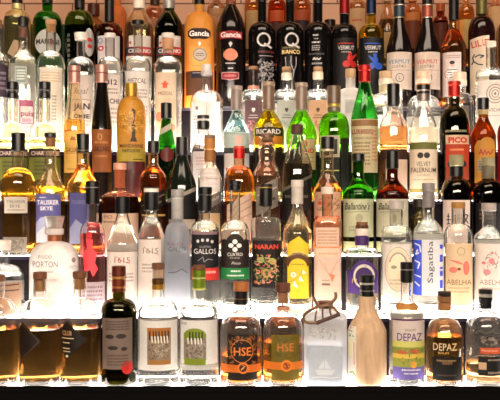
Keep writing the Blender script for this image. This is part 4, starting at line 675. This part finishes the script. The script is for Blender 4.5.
back(357.5, 9.6, (-12, 0, 12), 4.2, 'r', 'g:fbe8d0', ('l:f6e0c0', 4), [(-14, -2, 4.8, 'k:d8a878')], [('L', 350, 365, 10, 50, 'p:dcb080'), ('M', 352, 362, 20.5, 23.5, 1, 'i:c84a2c')], 'pale bottle with red print between the red and blue capsules')
back(387, 10.6, (-4, 8, 34), 4.4, 'l', 'g:fbead0', ('l:f4dcb8', 20), [(-8, 2, 4.8, 'k:c8a880')], [('L', 378.5, 395.5, 34, 60, 'p:dcb47c'), ('P', [ell(389, 18, 1.6, 1.2, 8), ell(388, 26, 1.6, 1.2, 8)], 'i:c86a38', 'mark')], 'pale cone-shouldered bottle behind the blue-lettered wine bottle')
back(412.5, 9, (-4, 4, 14), 4.2, 'r', 'g:f8d0b0', ('l:e89048', 14), [(-8, 2, 4.6, 'k:d88a50')], [('L', 405.5, 419.5, 14, 22, 'p:d8823c'), ('L', 405.5, 419.5, 22, 50, 'p:7a3818', 'lower_label')], 'bottle with an orange and brown label between the two wine bottles')
back(440.5, 7.6, (8, 16, 24), 4, 'r', 'g:c87838', ('l:a84c18', 22), [(4, 12, 4.4, 'k:a85020')], [('L', 434.5, 446.5, 24, 50, 'p:6a2a14')], 'small dark amber bottle behind the striped shirt label')
back(466, 8.2, (-8, 4, 16), 4, 'r', 'g:fbe0b8', ('l:f0c888', 8), [(-12, -2, 4.4, 'k:8a6a48')], [('L', 459.5, 472.5, 21, 50, 'p:e8c070'), ('B', 459.5, 463, 21, 44, 'i:e89a48')], 'pale yellow bottle left of the dark red aperitif bottle')
back(495.5, 8.6, (-8, 4, 16), 4, 'r', 'g:fbdcc0', ('l:f0c8a0', 8), [(-12, -2, 4.4, 'k:c89a70')], [('L', 488.7, 502.3, 8, 50, 'p:e0b480'), ('B', 488.7, 491.5, 16, 40, 'i:d88a50')], 'pale bottle by the tiles at the far right')
# ================================================================= the lit steps and the wall
def emis(name, c, s):
    m = bpy.data.materials.new(name); m.use_nodes = True; nt = m.node_tree
    p = nt.nodes['Principled BSDF']; p.inputs['Base Color'].default_value = (.85, .83, .82, 1); p.inputs['Roughness'].default_value = .35
    p.inputs['Emission Color'].default_value = (*c, 1); p.inputs['Emission Strength'].default_value = s
    tc = nt.nodes.new('ShaderNodeTexCoord'); nz = nt.nodes.new('ShaderNodeTexNoise'); nz.inputs['Scale'].default_value = 6
    nt.links.new(tc.outputs['Object'], nz.inputs['Vector'])
    mr = nt.nodes.new('ShaderNodeMapRange'); mr.inputs[3].default_value = s * .85; mr.inputs[4].default_value = s * 1.15
    nt.links.new(nz.outputs['Fac'], mr.inputs[0]); nt.links.new(mr.outputs[0], p.inputs['Emission Strength'])
    return m
def plain(name, hexc, rough=.5, scale=30, lo=.8, hi=1.15, metal=0):
    m = bpy.data.materials.new(name); m.use_nodes = True; nt = m.node_tree; p = nt.nodes['Principled BSDF']
    tc = nt.nodes.new('ShaderNodeTexCoord'); nz = nt.nodes.new('ShaderNodeTexNoise'); nz.inputs['Scale'].default_value = scale; nz.inputs['Detail'].default_value = 4
    cr = nt.nodes.new('ShaderNodeValToRGB'); c = srgb(hexc)
    cr.color_ramp.elements[0].color = tuple(x * lo for x in c[:3]) + (1,); cr.color_ramp.elements[1].color = tuple(min(1, x * hi) for x in c[:3]) + (1,)
    cr.color_ramp.elements[0].position = .3; cr.color_ramp.elements[1].position = .7
    nt.links.new(tc.outputs['Object'], nz.inputs['Vector']); nt.links.new(nz.outputs['Fac'], cr.inputs[0]); nt.links.new(cr.outputs[0], p.inputs['Base Color'])
    p.inputs['Roughness'].default_value = rough; p.inputs['Metallic'].default_value = metal
    return m
XL, XR = -.92, .92
riser_m = plain('grey_riser', '1c1719', .9); riser_m.node_tree.nodes['Principled BSDF'].inputs['Specular IOR Level'].default_value = .05
fascia_m = plain('black_fascia', '050303', .8, 12); fascia_m.node_tree.nodes['Principled BSDF'].inputs['Specular IOR Level'].default_value = .1
trim_m = plain('violet_edge', '2c2038', .3)
back_m = plain('wall_shade_board', '140c0a', .5)  # dark colour stands in for shade on the lower wall
NTH = ['lowest', 'second', 'third', 'fourth', 'fifth', 'sixth', 'top']
SAY = ['lowest white-lit step of the bar display carrying the front row', 'second lit step, right behind the front row of bottles', 'third lit step of the bar display, behind the wide opaque white bottle', 'fourth lit step, carrying the gold foil bottle and green bottles',
       'fifth lit step, carrying the clear mezcal and gin bottles', 'sixth lit step, carrying the dark vermouth bottles', 'back ledge below the tiled wall behind the vermouth bottles']
for k in range(7):
    z = k * RISE; y = k * DEEP
    t = thing('display_step', SAY[k], 'shelf', (0, y, z), 0, 'steps of the lit bar display')
    bm = bmesh.new(); box(bm, XL, XR, .004 if k == 0 else 0.0, DEEP + (.012 if k < 6 else -.004), -.004, 0)
    link('glowing_tread', tomesh(bm, 'glowing_tread'), emis('lit_acrylic_%s' % NTH[k], TREAD_C, TREAD[k]), t)
    if k == 0:
        bm = bmesh.new(); box(bm, XL, XR, 0, .004, -.008, .0035); link('edge_trim', tomesh(bm, 'edge_trim'), fascia_m, t)
        bm = bmesh.new(); box(bm, XL, XR, 0.002, DEEP, -.11, -.004); link('fascia', tomesh(bm, 'fascia'), fascia_m, t)
    else:
        bm = bmesh.new(); box(bm, XL, XR, -.003, 0, -.008, .0004); box(bm, XL, XR, 0, .012, -.008, -.004); link('edge_trim', tomesh(bm, 'edge_trim'), trim_m, t)
        bm = bmesh.new(); box(bm, XL, XR, .004, .012, -RISE, -.008); link('riser', tomesh(bm, 'riser'), riser_m, t)
t = thing('bar_counter', 'black counter front below the lowest lit step at the bottom of the photo', 'counter', (0, 0, -.11))
bm = bmesh.new(); box(bm, XL, XR, -.012, .6, -.9, 0); link('counter_body', tomesh(bm, 'counter_body'), plain('black_wood', '080404', .5, 20), t)

# tiled wall
WY = 7 * DEEP + .004
bm = bmesh.new(); box(bm, -1.1, 1.1, WY, WY + .05, .6, 1.7)
tile = bpy.data.materials.new('warm_tile'); tile.use_nodes = True; nt = tile.node_tree; p = nt.nodes['Principled BSDF']
tc = nt.nodes.new('ShaderNodeTexCoord'); mp = nt.nodes.new('ShaderNodeMapping'); br = nt.nodes.new('ShaderNodeTexBrick')
mp.inputs['Rotation'].default_value = (math.pi / 2, 0, 0); mp.inputs['Location'].default_value = (.028, 1.012, 0)
br.inputs['Scale'].default_value = 1; br.inputs['Brick Width'].default_value = .15; br.inputs['Row Height'].default_value = .075; br.inputs['Mortar Size'].default_value = .0022
br.inputs['Color1'].default_value = srgb('c89878'); br.inputs['Color2'].default_value = srgb('ba8868'); br.inputs['Mortar'].default_value = srgb('5c3424')
nt.links.new(tc.outputs['Object'], mp.inputs[0]); nt.links.new(mp.outputs[0], br.inputs['Vector']); nt.links.new(br.outputs['Color'], p.inputs['Base Color'])
p.inputs['Roughness'].default_value = .3
o = link('wall_back', tomesh(bm, 'wall_back'), tile); o['kind'] = 'structure'
bm = bmesh.new(); box(bm, XL, XR, WY - .014, WY, 6 * RISE + .0005, .945)  # panel added where the wall behind the ledge is only shaded
o = link('shade_panel_1', tomesh(bm, 'shade_panel_1'), back_m); o['kind'] = 'structure'

# ================================================================= light
def area(name, loc, target, sx, sy, power, col):
    l = bpy.data.lights.new(name, 'AREA'); l.shape = 'RECTANGLE'; l.size = sx; l.size_y = sy; l.energy = power; l.color = col
    o = bpy.data.objects.new(name, l); COL.objects.link(o); o.location = loc
    o.rotation_euler = (Vector(target) - Vector(loc)).to_track_quat('-Z', 'Y').to_euler()
    return o
area('room_light', (0, -1.5, 2.5), (0, .3, .35), 3, .7, ROOM_W, (1, .80, .62))
area('front_fill_light', (0, -2.1, .95), (0, .2, .12), 2.6, .25, FILL_W, (1, .84, .68))  # added fill with no lamp of its own, brightens the lower rows
area('wall_light', (-.1, WY - .3, 1.62), (0, WY, .95), 1.8, .12, WALL_W, (1, .52, .26))
w = bpy.data.worlds.new('bar_room'); SC.world = w; w.use_nodes = True
w.node_tree.nodes['Background'].inputs[0].default_value = (1, .78, .6, 1); w.node_tree.nodes['Background'].inputs[1].default_value = WORLD_S

cam = bpy.data.cameras.new('camera'); co = bpy.data.objects.new('camera', cam); COL.objects.link(co); SC.camera = co
co.location = (0, -CAM_D, CAM_H); co.rotation_euler = (math.pi / 2, 0, 0)
cam.sensor_width = 36; cam.lens = 36 * FPX / 500; cam.clip_start = .05
vs = SC.view_settings; vs.view_transform = 'Standard'; vs.look = 'None'; vs.gamma = 1; vs.use_curve_mapping = False; vs.exposure = EXPO
cy = SC.cycles
cy.max_bounces = 32; cy.transmission_bounces = 32; cy.glossy_bounces = 8; cy.diffuse_bounces = 4; cy.transparent_max_bounces = 8
cy.caustics_refractive = True; cy.caustics_reflective = True; cy.blur_glossy = .6
cy.sample_clamp_indirect = 40; cy.use_denoising = True; cy.denoising_input_passes = 'RGB_ALBEDO_NORMAL'
